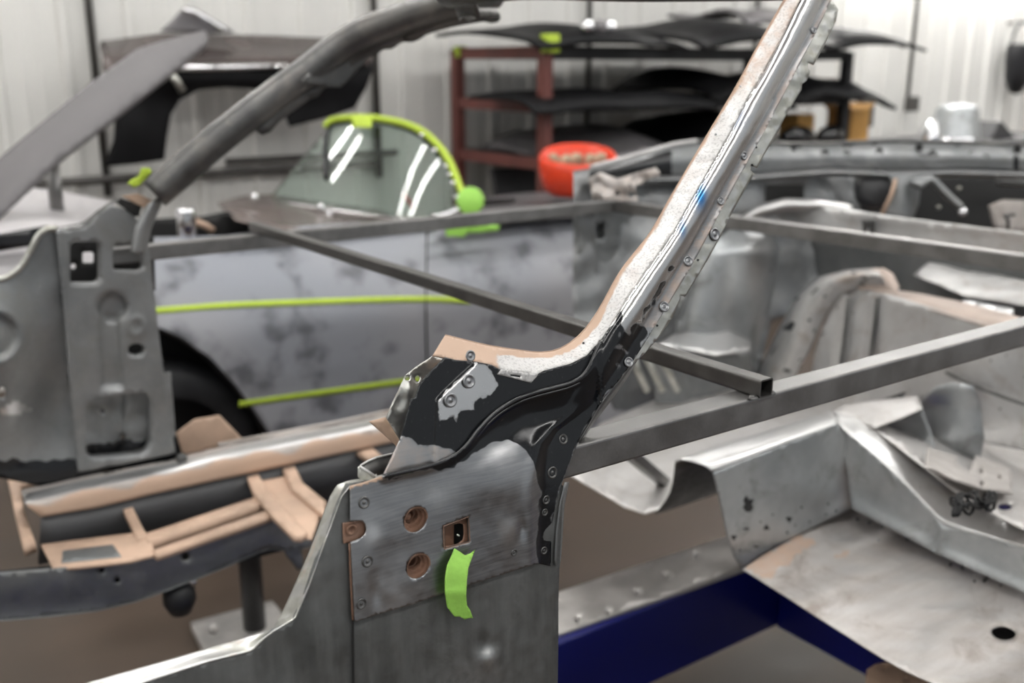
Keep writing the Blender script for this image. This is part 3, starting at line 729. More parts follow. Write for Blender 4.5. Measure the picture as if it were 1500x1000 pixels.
# ---- far sill
SA = [(30, 719), (110, 700), (253, 672), (320, 653), (500, 620), (575, 604), (680, 585)]
SB = [(38, 738), (112, 722), (253, 693), (322, 675), (500, 640), (575, 624), (680, 604)]
SCp = [(60, 757), (140, 744), (213, 726), (360, 694), (500, 664), (580, 647), (680, 625)]
def sillp(u, v): return (.55 if v < .22 and noise.noise(Vector((u * 12, v * 3, 1))) > -.1 else 0, sst(.55, .8, v + .25 * noise.noise(Vector((u * 14, 2, 4)))), .85 if .32 < v < .62 else .1, 1)
sill = loft('sill', [on(SY(2.08), SA), on(SY(2.0), [(a[0] * .6 + b[0] * .4, a[1] * .6 + b[1] * .4 - 2) for a, b in zip(SA, SB)]), on(SY(1.955), SB), on(SY(1.945), SCp)], M_PAN, SH, 60, 4, .002, True, sillp)
pipe('sill_rim', on(SY(2.085), [(320, 652), (500, 618), (575, 602), (680, 583)]), .006, M_PAN, SH, 8)
loft('sill_web', [on(SY(1.948), SCp), on(SY(1.95), [(x - 4, y + 70) for x, y in SCp])], M_DKGREY, SH, 30, 1, .002)
sheet('primed_gusset', [(258, 634), (285, 614), (322, 608), (358, 645), (332, 656), (268, 668)], SY(2.14), M_PRIMER, SH, [], 8, None, .002)
lathe('sill_bolt', [(.011, 0), (.011, .008), (.006, .012), (0, .012)], M_DARKPIPE, SH, frame(SY(2.0)(265, 671), (0, -1, .4)), 12)
# ---- tan primed floor frame on the far side (lies level)
def slab(name, poly, z, mat, parent, th=.006, res=8, holes=()): return sheet(name, poly, SZ(z), mat, parent, holes, res, None, th)
fr = slab('outrigger_plate', [(60, 797), (160, 784), (213, 778), (229, 811), (190, 821), (120, 829), (78, 832)], .655, M_PRIMER, SH)
slab('grey_patch', [(92, 806), (165, 797), (178, 815), (90, 824)], .6562, M_FAR, fr, .002)
slab('frame_rail', [(210, 782), (376, 727), (384, 738), (216, 795)], .656, M_PRIMER, SH, .02)
slab('frame_rail', [(222, 806), (388, 748), (397, 756), (229, 813)], .656, M_PRIMER, SH, .012)
slab('frame_rail', [(176, 736), (189, 732), (203, 760), (216, 786), (202, 792), (190, 764)], .658, M_PRIMER, SH, .015)
slab('frame_rail', [(8, 684), (20, 682), (30, 700), (34, 745), (52, 794), (34, 800), (22, 752)], .662, M_PRIMER, SH, .02)
slab('frame_rail', [(28, 694), (58, 700), (60, 706), (30, 712)], .69, M_PRIMER, SH, .004)
lad = slab('ladder_plate', [(374, 705), (428, 695), (472, 742), (457, 789), (432, 785), (396, 753)], .655, M_PRIMER, SH, .004)
slab('ladder_rail', [(360, 692), (375, 689), (393, 718), (420, 748), (450, 780), (440, 786), (430, 785), (396, 752), (370, 720)], .664, M_PRIMER, lad, .012)
slab('ladder_rail', [(412, 682), (430, 679), (444, 707), (478, 735), (474, 754), (428, 716)], .664, M_PRIMER, lad, .012)
slab('ladder_rail', [(520, 660), (545, 655), (560, 668), (540, 672)], .664, M_PRIMER, SH, .012)
# grey curved longitudinal in front of it
LT_ = [(-60, 846), (0, 839), (78, 833), (190, 821), (229, 812), (300, 788), (396, 757), (432, 786), (458, 791)]
LB_ = [(-60, 912), (0, 908), (70, 902), (140, 894), (200, 880), (260, 858), (330, 830), (390, 803), (428, 806), (455, 800)]
lg = sheet('floor_longitudinal', LT_ + LB_[::-1], SY(1.765), M_FAR, SH, [circ(272, 815, 6, 6), circ(172, 850, 4), circ(149, 835, 3.5)], 7, lambda x, y: nz(x, y, 60, .004) - .012 * sst(0, 60, y - lin(x, LT_)) ** 2, .003)
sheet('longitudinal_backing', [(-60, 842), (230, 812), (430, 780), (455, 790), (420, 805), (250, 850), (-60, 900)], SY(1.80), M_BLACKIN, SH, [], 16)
loft('longitudinal_underside', [on(SY(1.772), LB_), on(SY(1.90), [(x + 3, y - 6) for x, y in LB_])], M_FAR, SH, 30, 1, .002)
sheet('cross_bracket', [(415, 800), (440, 795), (446, 830), (436, 835), (418, 812)], SY(1.80), M_FAR, SH, [], 8)
# caster-like rubber foot below it and the black stand with its plate
rf = SY(1.82)(262, 866)
lathe('rubber_foot', [(0, .02), (.03, .02), (.032, -.02), (.02, -.045), (0, -.045)], M_SATIN, SH, Matrix.Translation(rf), 16)
lathe('foot_bolt', [(.008, 0), (.008, .012), (0, .014)], M_CHR, SH, frame(SY(1.80)(282, 850), (-.3, -1, .2)), 10)

# ---- floor pan, tunnel, heelboard on the near side
ZF = .62
def panpaint(x, y):
    t = inside(x + nz(x, y, 14, 12), y + nz(x, y, 10, 8, 2), [(1085, 828), (1130, 800), (1180, 782), (1200, 795), (1165, 815), (1140, 842), (1120, 850)])
    t = t or inside(x + nz(x, y, 8, 8), y + nz(x, y, 8, 5, 3), [(1222, 812), (1240, 803), (1246, 812), (1226, 822)])
    rust = noise.noise(Vector((x / 9, y / 9, 4))) > .28 and (dline(x, y, [(1247, 748), (1300, 782), (1377, 815), (1500, 872)]) < 16)
    return (.75 if rust else 0, .62 if t else 0, (.55 + .5 * noise.noise(Vector((x / 60, y / 14, 6)))) * .55, 1)
pan = sheet('floor_pan', [(1088, 833), (1120, 812), (1180, 778), (1247, 744), (1300, 772), (1377, 812), (1500, 868), (1580, 905), (1580, 1090), (1440, 1040), (1384, 1008), (1330, 984), (1290, 962), (1240, 930), (1200, 905), (1150, 872)], SZ(ZF), M_PAN, SH, [circ(1470, 927, 18, 10, 20, .12)], 7,
    lambda x, y: nz(x, y, 90, .006, 2) + .006 * math.exp(-((math.hypot(x - 1470, (y - 927) * 1.6) - 26) / 6) ** 2) + .008 * math.exp(-(dline(x, y, [(1088, 833), (1247, 744), (1377, 812), (1580, 905)]) / 14) ** 2), .002, panpaint)
sheet('drain_cavity', circ(1472, 934, 26, 17), SZ(ZF - .03), M_BLACKIN, pan, [], 8)
def tunp(x, y):
    r = noise.noise(Vector((x / 10, y / 7, 8))) > .32 and dline(x, y, [(1075, 800), (1150, 762), (1240, 728)]) < 18
    return (.7 if r or gau(x, y, 1096, 738, 8, 12) > .4 else 0, 0, .5 * gau(x, y, 1236, 690, 9, 60) + .35 * math.exp(-(dline(x, y, [(1070, 790), (1150, 772), (1235, 735)]) / 14) ** 2), 1)
tun = sheet('tunnel_side', [(1045, 692), (1100, 670), (1165, 645), (1226, 620), (1238, 640), (1243, 690), (1249, 744), (1180, 778), (1120, 812), (1088, 834), (1076, 815), (1067, 790), (1056, 740)], SY(1.145), M_ZINC, SH, [], 6,
    lambda x, y: nz(x, y, 50, .004) + .012 * math.exp(-(dline(x, y, [(1088, 834), (1249, 744)]) / 20) ** 2) + .02 * sst(1205, 1245, x), .002, tunp)
loft('tunnel_top', [on(SY(1.215), [(990, 676), (1030, 661), (1100, 638), (1215, 602)]), on(SY(1.20), [(998, 672), (1034, 658), (1104, 638), (1218, 603)]), on(SY(1.16), [(1030, 680), (1090, 660), (1150, 638), (1226, 612)]), on(SY(1.146), [(1043, 690), (1100, 668), (1165, 643), (1228, 620)])], M_FLOORP, SH, 24, 3, .002, True, lambda u, v: (0, 0, .6, 1))
A = [SY(1.215)(990, 676) + Vector((k * .1, 0, 0)) for k in range(8)]
loft('tunnel_side', [A, [p + Vector((.09, .10, -.12)) for p in A], [p + Vector((.12, .17, -.2)) for p in A]], M_DARKPIPE, SH, 16, 3, .002)
def farp(x, y): return (.4 * (noise.noise(Vector((x / 12, y / 12, 5))) > .35), .2 * (noise.noise(Vector((x / 40, y / 20, 1))) > 0), .5, 1)
sheet('floor_pan', [(826, 690), (840, 660), (880, 620), (960, 585), (1150, 555), (1260, 590), (1225, 610), (1100, 650), (1010, 690), (985, 730), (972, 744), (945, 752), (915, 742), (870, 716)], SZ(.625), M_PAN, SH, [], 9, lambda x, y: .012 * math.sin((x + y * .6) / 9) * gau(x, y, 890, 700, 60, 30) * .5 + nz(x, y, 60, .008), .002, farp)
heel = sheet('heelboard', [(1228, 622), (1256, 645), (1283, 668), (1330, 712), (1370, 756), (1382, 769), (1440, 785), (1500, 802), (1580, 822), (1580, 906), (1500, 868), (1377, 813), (1300, 772), (1248, 745), (1240, 690)], SX(1.615), M_ZINC, SH, [], 7, lambda x, y: nz(x, y, 50, .004, 4) + .010 * gau(x, y, 1380, 790, 8, 30) + .014 * math.exp(-(dline(x, y, [(1248, 745), (1377, 813), (1580, 906)]) / 14) ** 2), .002,
    lambda x, y: (.4 * (noise.noise(Vector((x / 14, y / 10, 3))) > .45), 0, .5 * gau(x, y, 1246, 690, 6, 50), 1))
RT_ = [(1228, 622), (1256, 645), (1283, 668), (1330, 712), (1370, 756), (1382, 768), (1440, 784), (1500, 801), (1580, 821)]
RU_ = [(1218, 603), (1250, 606), (1292, 634), (1352, 680), (1416, 728), (1440, 742), (1475, 756), (1520, 770), (1590, 790)]
loft('heelboard_top', [on(SX(1.612), RT_), [(a + b) / 2 + Vector((0, 0, .012)) for a, b in zip(on(SX(1.612), RT_), on(SX(1.70), RU_))], on(SX(1.70), RU_)], M_FLOORP, SH, 40, 4, .002, True, lambda u, v: (.5 * (noise.noise(Vector((u * 30, v * 5, 2))) > .45), .1, .55 if v < .4 else .2, 1))
# rear seat tub
def TUB(h):
    u = Vector((0, 0, h)); return S3(SX(1.70)(1250, 606) + u, SX(1.70)(1520, 770) + u, SX(2.0)(1440, 680) + u)
sheet('seat_tub_floor', [(1250, 608), (1284, 618), (1320, 632), (1350, 640), (1500, 640), (1590, 700), (1590, 800), (1500, 775), (1416, 732), (1292, 636)], TUB(0), M_PAN, SH, [circ(1472, 742, 10, 5)], 9, lambda x, y: nz(x, y, 50, .01, 6), .002, farp)
ZS = SX(1.70)(1250, 606).z
sheet('tub_shelf', [(1216, 605), (1236, 592), (1300, 584), (1344, 580), (1352, 598), (1320, 612), (1282, 626), (1252, 608)], SZ(ZS), M_PAN, SH, [], 7, lambda x, y: nz(x, y, 30, .004), .002, farp)
sheet('tub_wall', [(1272, 626), (1300, 618), (1350, 598), (1366, 640), (1378, 690), (1350, 688), (1320, 660)], SX(1.86), M_ZINC, SH, [], 7, lambda x, y: .012 * gau(x, y, 1350, 605, 30, 8), .002)
def hump(x, y): return .07 * math.sqrt(max(0, 1 - ((x - 1392) / 52) ** 2)) * sst(700, 640, y) + .03 * sst(600, 570, y)
sheet('tub_hump', [(1338, 600), (1352, 585), (1370, 566), (1396, 560), (1426, 566), (1436, 590), (1442, 640), (1436, 672), (1410, 680), (1384, 684), (1366, 690), (1352, 660)], SX(2.02), M_ZINC, SH, [], 6, hump, .002, lambda x, y: (.6 if math.hypot(x - 1406, y - 628) < 3 or math.hypot(x - 1430, y - 625) < 3 else 0, .25 * gau(x, y, 1360, 585, 25, 15), .6 * gau(x, y, 1362, 590, 20, 12), 1))
# rear bulkhead with pressed ribs, arch and shelf
def bulk_rel(x, y): return nz(x, y, 70, .012, 2) + -.022 * sum(math.exp(-((x - c - (y - 480) * -.12) / 3.5) ** 2) for c in (1237, 1278)) * (1 - sst(540, 570, y)) - .02 * sst(1420, 1500, x)
sheet('rear_bulkhead', [(1186, 560), (1195, 510), (1212, 460), (1232, 428), (1262, 422), (1320, 436), (1400, 462), (1500, 490), (1590, 515), (1590, 720), (1500, 660), (1440, 648), (1380, 570), (1330, 600), (1260, 610), (1200, 612)], SX(2.25), M_FLOORP, SH, [], 9, bulk_rel, .002, lambda x, y: (.6 * (noise.noise(Vector((x / 7, y / 7, 5))) > .55), .12, .45, 1))
for x0 in (1240, 1282): pipe('rib_shade_line', on(SX(2.242), [(x0 + 3, 436), (x0, 470), (x0 - 5, 510), (x0 - 10, 548)]), .005, M_DARKPIPE, SH, 6)  # thin dark pipes added to draw the shade of the rib grooves
pipe('bulkhead_crease', on(SX(2.235), [(1385, 545), (1430, 566), (1480, 585), (1560, 610)]), .004, M_DARKPIPE, SH, 6)
AO = [(1080, 605), (1112, 540), (1142, 478), (1168, 432), (1198, 406), (1240, 395), (1285, 392)]
AI = [(1140, 610), (1160, 560), (1186, 512), (1208, 462), (1230, 432), (1262, 420), (1300, 420)]
loft('wheel_arch_band', [on(SX(2.32), AO), on(SX(2.22), [(a[0] * .5 + b[0] * .5 - 3, a[1] * .5 + b[1] * .5 - 5) for a, b in zip(AO, AI)]), on(SX(2.25), AI)], M_FLOORP, SH, 36, 5, .002, True, lambda u, v: (.75 * (noise.noise(Vector((u * 14, v * 4, 2))) > .4), .3 * (u > .75), .6 * (v < .25), 1))
loft('arch_cap', [on(SX(2.27), [(1254, 418), (1262, 404), (1278, 394), (1294, 392), (1308, 400), (1318, 420)]), on(SX(2.25), [(1256, 420), (1266, 412), (1280, 408), (1294, 408), (1304, 412), (1316, 424)]), on(SX(2.24), [(1258, 424), (1270, 424), (1284, 424), (1296, 425), (1306, 426), (1316, 430)])], M_PALE, SH, 20, 3, .002)
loft('parcel_edge', [on(SX(2.33), [(1256, 418), (1340, 428), (1420, 444), (1500, 466), (1580, 486)]), on(SX(2.25), [(1256, 428), (1340, 446), (1420, 470), (1500, 494), (1580, 516)])], M_PALE, SH, 20, 1, .003)
sheet('parcel_plate', [(1338, 402), (1360, 384), (1420, 392), (1490, 408), (1580, 428), (1580, 452), (1488, 446), (1410, 432)], SP(SX(2.5)(1420, 410), (-.35, 0, 1)), M_FLOORP, SH, [], 9, lambda x, y: .01 * math.sin(y / 4), .002, lambda x, y: (0, .22, .35, 1))
sheet('parcel_plate', [(1402, 446), (1412, 438), (1486, 452), (1482, 466), (1440, 462)], SP(SX(2.36)(1440, 452), (-.3, 0, 1)), M_FLOORP, SH, [], 8, None, .002, lambda x, y: (0, .0, .8, 1))
# upper rear panel behind the cross tube
sheet('rear_shelf_panel', [(1070, 330), (1138, 316), (1176, 301), (1240, 306), (1330, 320), (1500, 340), (1590, 352), (1590, 400), (1500, 392), (1300, 360), (1120, 340)], SX(2.42), M_FLOORP, SH, [], 9, lambda x, y: nz(x, y, 60, .008) + .012 * math.exp(-((y - lin(x, [(1176, 304), (1500, 343)])) / 5) ** 2), .002, lambda x, y: (0, .05, .35, 1))
sheet('shelf_clip', [(1262, 322), (1282, 322), (1280, 342), (1274, 342), (1272, 328), (1268, 342), (1264, 340)], SX(2.40), M_DARKPIPE, SH, [], 5, None, .004)
sheet('under_shelf', [(1100, 335), (1300, 358), (1590, 398), (1590, 480), (1400, 450), (1250, 415), (1130, 430)], SX(2.55), M_FAR, SH, [], 12, None, .002)
# far rear wheel house, the highlight on its crown painted in as brighter metal
def well(x, y):
    c = lin(y, [(330, 1095), (400, 1075), (470, 1062), (560, 1050)]); w = lin(y, [(330, 42), (370, 62), (470, 66), (560, 60)])
    return .16 * math.sqrt(max(0, 1 - ((x - c) / w) ** 2)) * sst(325, 372, y)
sheet('wheel_house', [(985, 560), (992, 470), (1012, 410), (1040, 360), (1066, 338), (1100, 330), (1128, 340), (1142, 364), (1140, 400), (1130, 440), (1124, 480), (1112, 530), (1100, 560)], SY(2.0), M_ZINC, SH, [], 6, well, .002, lambda x, y: (.7 * (noise.noise(Vector((x / 9, y / 12, 3))) > .5 and x > 1120), .12, .75 * gau(x, y, 1112, 370, 22, 40) + .5 * gau(x, y, 1070, 450, 18, 60), 1))
sheet('wheel_house_ledge', [(960, 505), (985, 490), (1010, 484), (1060, 480), (1100, 498), (1100, 512), (1050, 520), (1000, 510)], SP(SY(1.86)(1050, 500), (0, -.3, 1)), M_PAN, SH, [], 7, None, .003, lambda x, y: (0, .1, .75, 1))
sheet('wheel_house_base', [(960, 505), (1000, 512), (1050, 521), (1100, 512), (1110, 590), (960, 590)], SY(1.85), M_FAR, SH, [], 9, lambda x, y: nz(x, y, 14, .02), .002)
for k in range(3): pipe('ledge_stay', on(SY(1.75), [(925 + 20 * k, 520), (935 + 22 * k, 545), (948 + 22 * k, 572)]), .009, M_GALV, SH, 8)
sheet('quarter_inner', [(840, 250), (985, 225), (1180, 250), (1260, 262), (1260, 420), (1130, 470), (1100, 600), (900, 600), (840, 480)], SDX([(840, 2.78), (1000, 2.95), (1260, 3.2)]), M_FAR, SH, [rrect(1121, 270, 1178, 299, 3)], 12, lambda x, y: nz(x, y, 40, .03, 7) + .02 * sst(1000, 1010, x), .002, lambda x, y: (.4 * (noise.noise(Vector((x / 20, y / 30, 5))) > .25), 0, .2, 1))
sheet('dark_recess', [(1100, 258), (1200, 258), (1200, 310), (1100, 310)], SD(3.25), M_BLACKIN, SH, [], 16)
# far lock post
sheet('lock_post', [(846, 312), (872, 296), (902, 296), (930, 304), (932, 360), (905, 400), (898, 440), (880, 480), (848, 476)], SY(2.13), M_FAR, SH, [rrect(872, 326, 886, 350, 4), rrect(922, 316, 950, 340, 2), [(888, 392), (898, 376), (910, 392), (898, 406)]], 6, lambda x, y: .016 * sst(866, 872, x) - .012 * sst(900, 915, x) + nz(x, y, 20, .006), .002)
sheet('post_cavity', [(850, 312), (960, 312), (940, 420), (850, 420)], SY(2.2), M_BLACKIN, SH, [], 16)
# rounded far quarter top with its bright cut edge, running round to the tail
QT = [(866, 246), (900, 237), (940, 226), (985, 213), (1040, 207), (1110, 208), (1160, 212), (1220, 211), (1300, 207), (1400, 209), (1500, 213), (1590, 217)]
QB = [(862, 262), (900, 262), (940, 258), (985, 257), (1040, 258), (1110, 254), (1160, 250), (1220, 246), (1300, 250), (1400, 247), (1500, 250), (1590, 254)]
TAB = [(860, 2.72), (1000, 2.92), (1150, 3.06), (1300, 3.1), (1450, 3.02), (1600, 2.9)]
off = lambda k: [(a, b + k) for a, b in TAB]
qm = [((a[0] + b[0]) / 2, a[1] * .55 + b[1] * .45) for a, b in zip(QT, QB)]
loft('quarter_rail', [on(SDX(off(.03)), QT), on(SDX(off(-.015)), qm), on(SDX(off(.0)), QB)], M_FAR, SH, 80, 4, .002, True, lambda u, v: (.85 if (u < .2 and v > .2) or (noise.noise(Vector((u * 40, v * 3, 1))) > .5) else 0, .15 * (noise.noise(Vector((u * 12, v * 3, 6))) > .2), .3 * (u > .5 and noise.noise(Vector((u * 18, v * 2, 3))) > .1), 1))
pipe('cut_edge', on(SDX(off(.028)), [(866, 245), (900, 236), (940, 225), (985, 212), (1020, 207)]), .007, M_FLANGE, SH, 8)
pipe('cut_edge', on(SDX(off(.028)), [(1020, 207), (1110, 207), (1160, 211), (1220, 210), (1300, 206), (1400, 208), (1500, 212), (1590, 216)]), .006, M_DARKPIPE, SH, 8)
loft('rail_lip', [on(SDX(off(.0)), QB), on(SDX(off(-.04)), [(x, y + 6) for x, y in QB]), on(SDX(off(.0)), [(x, y + 13) for x, y in QB])], M_FAR, SH, 60, 3, .002, True, lambda u, v: (0, .25 * (noise.noise(Vector((u * 14, v * 3, 9))) > 0), .5 if v < .5 else 0, 1))
for px, py in ((1208, 224), (1240, 226), (1288, 222), (1366, 225), (1424, 226), (1346, 216), (1490, 219)):
    lathe('rail_hole', [(.012, .001), (.009, .002), (.008, -.004), (0, -.004)], M_BLACKIN, SH, frame(SDX(off(-.012))(px, py), -FW), 12)
sheet('torn_bracket', [(862, 262), (880, 252), (905, 262), (960, 245), (968, 256), (952, 262), (930, 272), (935, 294), (868, 292)], SD(2.66), M_PAN, SH, [circ(925, 285, 6, 4)], 6, lambda x, y: nz(x, y, 14, .03), .002, lambda x, y: (.6 * (noise.noise(Vector((x / 9, y / 7, 3))) > .3), .35, .4, 1))
# tail: arch of the rear wheel well, engine bay with a bent strut
loft('tail_arch', [on(SD(3.0), [(1085, 318), (1110, 300), (1150, 290), (1200, 292), (1250, 300)]), on(SD(2.9), [(1080, 326), (1110, 308), (1150, 298), (1200, 299), (1250, 306)]), on(SD(2.95), [(1075, 336), (1110, 322), (1150, 314), (1200, 312), (1250, 314)])], M_PAN, SH, 24, 3, .002, True, lambda u, v: (0, .1, .7, 1))
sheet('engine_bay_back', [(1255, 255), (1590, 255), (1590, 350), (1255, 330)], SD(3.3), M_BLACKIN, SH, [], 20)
sheet('engine_bay_side', [(1302, 256), (1352, 256), (1346, 300), (1338, 320), (1296, 316), (1310, 280)], SD(3.02), M_FAR, SH, [], 8, lambda x, y: .03 * gau(x, y, 1325, 280, 18, 60), .002)
pipe('bay_cable', on(SD(3.0), [(1312, 262), (1306, 285), (1292, 314)]), .006, M_PRIMER, SH, 8)
lathe('bay_boss', [(0, .02), (.05, .018), (.062, 0), (.062, -.04)], M_DKGREY, SH, frame(SD(3.1)(1286, 275), -FW), 18)
st = pipe('lid_strut', on(SD(2.95), [(1340, 272), (1352, 264), (1364, 263), (1376, 274), (1392, 290), (1406, 302)], 4), .034, M_FAR, SH, 10, True, .35)
lathe('strut_bolt', [(.012, 0), (.012, .012), (0, .014)], M_CHR, st, frame(SD(2.93)(1409, 311), -FW), 10)
for px, py in ((1374, 304), (1404, 276)): lathe('bay_stud', [(.007, 0), (.006, .01), (0, .012)], M_GALV, SH, frame(SD(3.27)(px, py), -FW), 8)
sheet('bay_block', [(1452, 300), (1470, 292), (1590, 296), (1590, 346), (1460, 335)], SD(2.98), M_PAN, SH, [], 9, None, .02)
pipe('bay_rod', on(SD(2.94), [(1476, 335), (1477, 322), (1470, 316), (1486, 314)]), .006, M_DARKPIPE, SH, 6)
pipe('bay_rail', on(SD(3.2), [(1462, 263), (1520, 268), (1590, 272)]), .02, M_FAR, SH, 10)
# near lock post the brace ends on
loft('lock_post', [[Vector((1.90, .70, z)) for z in (.62, .8, 1.0, 1.2)], [Vector((1.93, .69, z)) for z in (.62, .8, 1.0, 1.2)], [Vector((2.0, .69, z)) for z in (.62, .8, 1.0, 1.2)], [Vector((2.03, .76, z)) for z in (.62, .8, 1.0, 1.2)]], M_FAR, SH, 8, 4, .002)
# near sill edge at the lower right
loft('sill_edge', [on(SY(.80), [(1384, 1008), (1440, 978), (1500, 942), (1590, 890)]), on(SY(.78), [(1392, 1014), (1448, 984), (1508, 948), (1598, 896)])], M_DARKPIPE, SH, 16, 1, .004)
loft('sill_top', [on(SY(.785), [(1396, 1012), (1450, 984), (1510, 950), (1600, 898)]), on(SY(.70), [(1440, 1060), (1500, 1030), (1570, 995), (1660, 945)])], M_PAN, SH, 16, 1, .004)

# ================================================================== loose things lying in the shell
br = sheet('seat_hinge_bracket', [(1358, 655), (1404, 668), (1400, 678), (1420, 690), (1430, 666), (1480, 686), (1484, 722), (1440, 716), (1400, 702), (1372, 688), (1356, 684)], TUB(.022), M_PAN, None, [circ(1416, 684, 2.5), circ(1438, 690, 2.5), circ(1464, 698, 2.5), circ(1439, 708, 3)], 6, lambda x, y: .012 * sst(690, 660, y), .004, lambda x, y: (0, .2, .3, 1))
tag(br, 'tan drilled bracket plate lying on the rear seat tub', 'bracket')
pts = []
for i in range(150):
    a = i * .42; pts.append((1425 + 26 * math.cos(a * .31) + 8 * math.cos(a), 745 - 5 * math.cos(a * .31) + 10 * math.sin(a * 1.13)))
base = TUB(0)
wv_ = [base(x, y) + Vector((0, 0, .012 + .008 * math.sin(i * .7))) for i, (x, y) in enumerate(pts)]
wi = pipe('wire_coil', wv_, .0026, M_MATTE, None, 6)
tag(wi, 'tangled coil of thin black wire beside the drilled bracket', 'wire')

# ================================================================== jig under the shell
jig = thing('chassis_jig', 'blue chassis jig with milled grey top under the shell', 'jig', (1.3, 1.1, 0))
b1 = boxes('rail', [((1.2, 1.467, .30), (1.7, .070, .095))], M_BLUE, jig, .004)
t1 = slab('rail_top', [(700, 978), (818, 928), (957, 880), (1088, 834), (1150, 812), (1120, 765), (1060, 787), (940, 826), (820, 866), (700, 908)], .402, M_JIGTOP, jig, .008, 12, [circ(846, 906, 3, 2.2), circ(890, 896, 3, 2.2), circ(934, 868, 3.2, 2.4), circ(978, 842, 3, 2.2), circ(1020, 812, 3, 2.2)])
b2 = boxes('crossmember', [((1.86, .67, .30), (.085, .725, .095))], M_BLUE, jig, .004)
boxes('foot', [((-.3, 1.467, .10), (.06, .06, .10))], M_BLUE, jig, .004); boxes('foot', [((2.8, 1.467, .10), (.06, .06, .10))], M_BLUE, jig, .004); boxes('foot', [((1.87, -.02, .10), (.06, .06, .10))], M_BLUE, jig, .004)
cb = sheet('jig_clamp', [(1270, 980), (1282, 972), (1302, 968), (1358, 998), (1380, 1020), (1330, 1040), (1262, 1040)], SZ(.50), M_PRIMER, jig, [circ(1296, 977, 5, 3), circ(1328, 994, 3, 2.2)], 6, None, .05)
for q in ((.62, 1.95), ): pass
stand = thing('support_stand', 'black post stand on a light steel plate under the far floor', 'stand', SZ(0)(350, 925))
bp_ = sheet('base_plate', [(279, 911), (312, 902), (398, 879), (428, 915), (440, 935), (330, 968), (298, 950)], SZ(.03), M_JIGTOP, stand, [circ(312, 922, 4, 3)], 8, None, .028)
pb = SZ(.03)(373, 918)
pipe('post', [pb, pb + Vector((0, 0, .5))], .030, M_SATIN, stand, 16)

# ================================================================== second car, in sanded primer, parked behind
c2 = thing('primed_car', 'grey sanded car body with dark guide coat blotches behind the bare shell', 'car', (1.6, 3.7, 0))
def S2(off=0.0):
    def f(x, y):
        r = ray(x, y); Y = 3.0
        for _ in range(10):
            z = min(1.0, max(.3, CAM.z + r.z * Y / r.y))
            Y = .5 * Y + .5 * (2.98 + off + 2.2 * max(0, z - .64) ** 2 + .5 * max(0, .5 - z) ** 2)
        return CAM + r * (Y / r.y)
    return f
side = sheet('body_side', [(205, 352), (228, 347), (330, 345), (430, 332), (520, 326), (620, 324), (700, 326), (780, 318), (860, 310), (960, 305), (960, 680), (420, 680), (398, 642), (372, 602), (342, 562), (304, 522), (268, 496), (236, 482), (205, 476)], S2(), M_GUIDE, c2, [], 12, lambda x, y: .02 * gau(x, y, 560, 450, 160, 60), .003)
arch = [(398, 642), (372, 602), (342, 562), (304, 522), (268, 496), (236, 482), (205, 476)]
loft('wheel_arch_lip', [on(S2(-.002), arch), on(S2(.05), [(x - 5, y + 3) for x, y in arch])], M_SATIN, c2, 30, 1, .003)
sheet('wheel_well', [(180, 440), (330, 440), (470, 700), (180, 700)], SY(3.28), M_SATIN, c2, [], 20)
loft('well_liner', [on(SY(3.0), arch), on(SY(3.3), arch)], M_SATIN, c2, 20, 1, .003)
c = SY(3.12)(262, 640)
lathe('tyre', [(.20, -.07), (.27, -.075), (.30, -.05), (.305, 0), (.30, .05), (.27, .075), (.20, .07)], M_SATIN, c2, frame(Vector((c.x - .05, 3.12, .31)), (0, -1, 0)), 36)
pipe('door_gap', [S2(-.002 - .02 * gau(x, y, 560, 450, 160, 60))(x, y) for x, y in cr([(626, 322), (625, 380), (624, 440), (625, 500), (627, 560)], 20)], .003, M_BLACKIN, c2, 6)
for i, (pts, lab) in enumerate((([(205, 457), (230, 454.5), (330, 447), (450, 442), (560, 438.5), (640, 438), (690, 441)], 'upper green tape line along the side of the primed car'), ([(350, 592), (420, 582), (500, 571), (590, 559), (700, 545)], 'lower green tape line above the sill of the primed car'))):
    p = cr(pts, 10); w = 4.2
    t = loft('tape_line', [[S2(-.0035 - .02 * gau(q.x, q.y, 560, 450, 160, 60))(q.x, q.y - w) for q in p], [S2(-.0035 - .02 * gau(q.x, q.y, 560, 450, 160, 60))(q.x, q.y + w) for q in p]], M_LIME, None, 40, 1, .0006)
    tag(t, lab, 'tape', 'green tape lines on the primed car')
# nose: light front wing top, dark luggage bay, cowl
TOPZ = lambda z: SZ(z)
loft('front_wing', [on(SY(3.75), [(-60, 262), (0, 268), (90, 280), (170, 296)]), on(SY(3.5), [(-60, 296), (0, 300), (80, 306), (165, 318)]), on(SY(3.2), [(-60, 326), (0, 328), (80, 328), (170, 338)]), on(SY(3.08), [(-60, 352), (0, 350), (80, 352), (200, 356)]), on(SY(3.02), [(-60, 420), (0, 415), (100, 420), (210, 430)])], M_LIGHTP, c2, 30, 5, .003)
sheet('luggage_bay', [(200, 322), (300, 316), (332, 309), (372, 326), (392, 340), (330, 350), (215, 356)], SY(3.35), M_BLACKIN, c2, [], 14)
sheet('wing_black_strip', [(-60, 348), (0, 342), (70, 330), (80, 345), (70, 356), (0, 368), (-60, 372)], SY(3.0), M_BLACK, c2, [], 12)  # gloss black strip along the front wing
lathe('bay_canister', [(0, .06), (.03, .058), (.032, .05), (.032, -.02), (.02, -.05), (0, -.06)], M_CHR, c2, Matrix.Translation(SY(3.25)(273, 332)), 16)
pipe('bay_hose', on(SY(3.27), [(285, 324), (300, 330), (312, 338)]), .012, M_PRIMER, c2, 8)
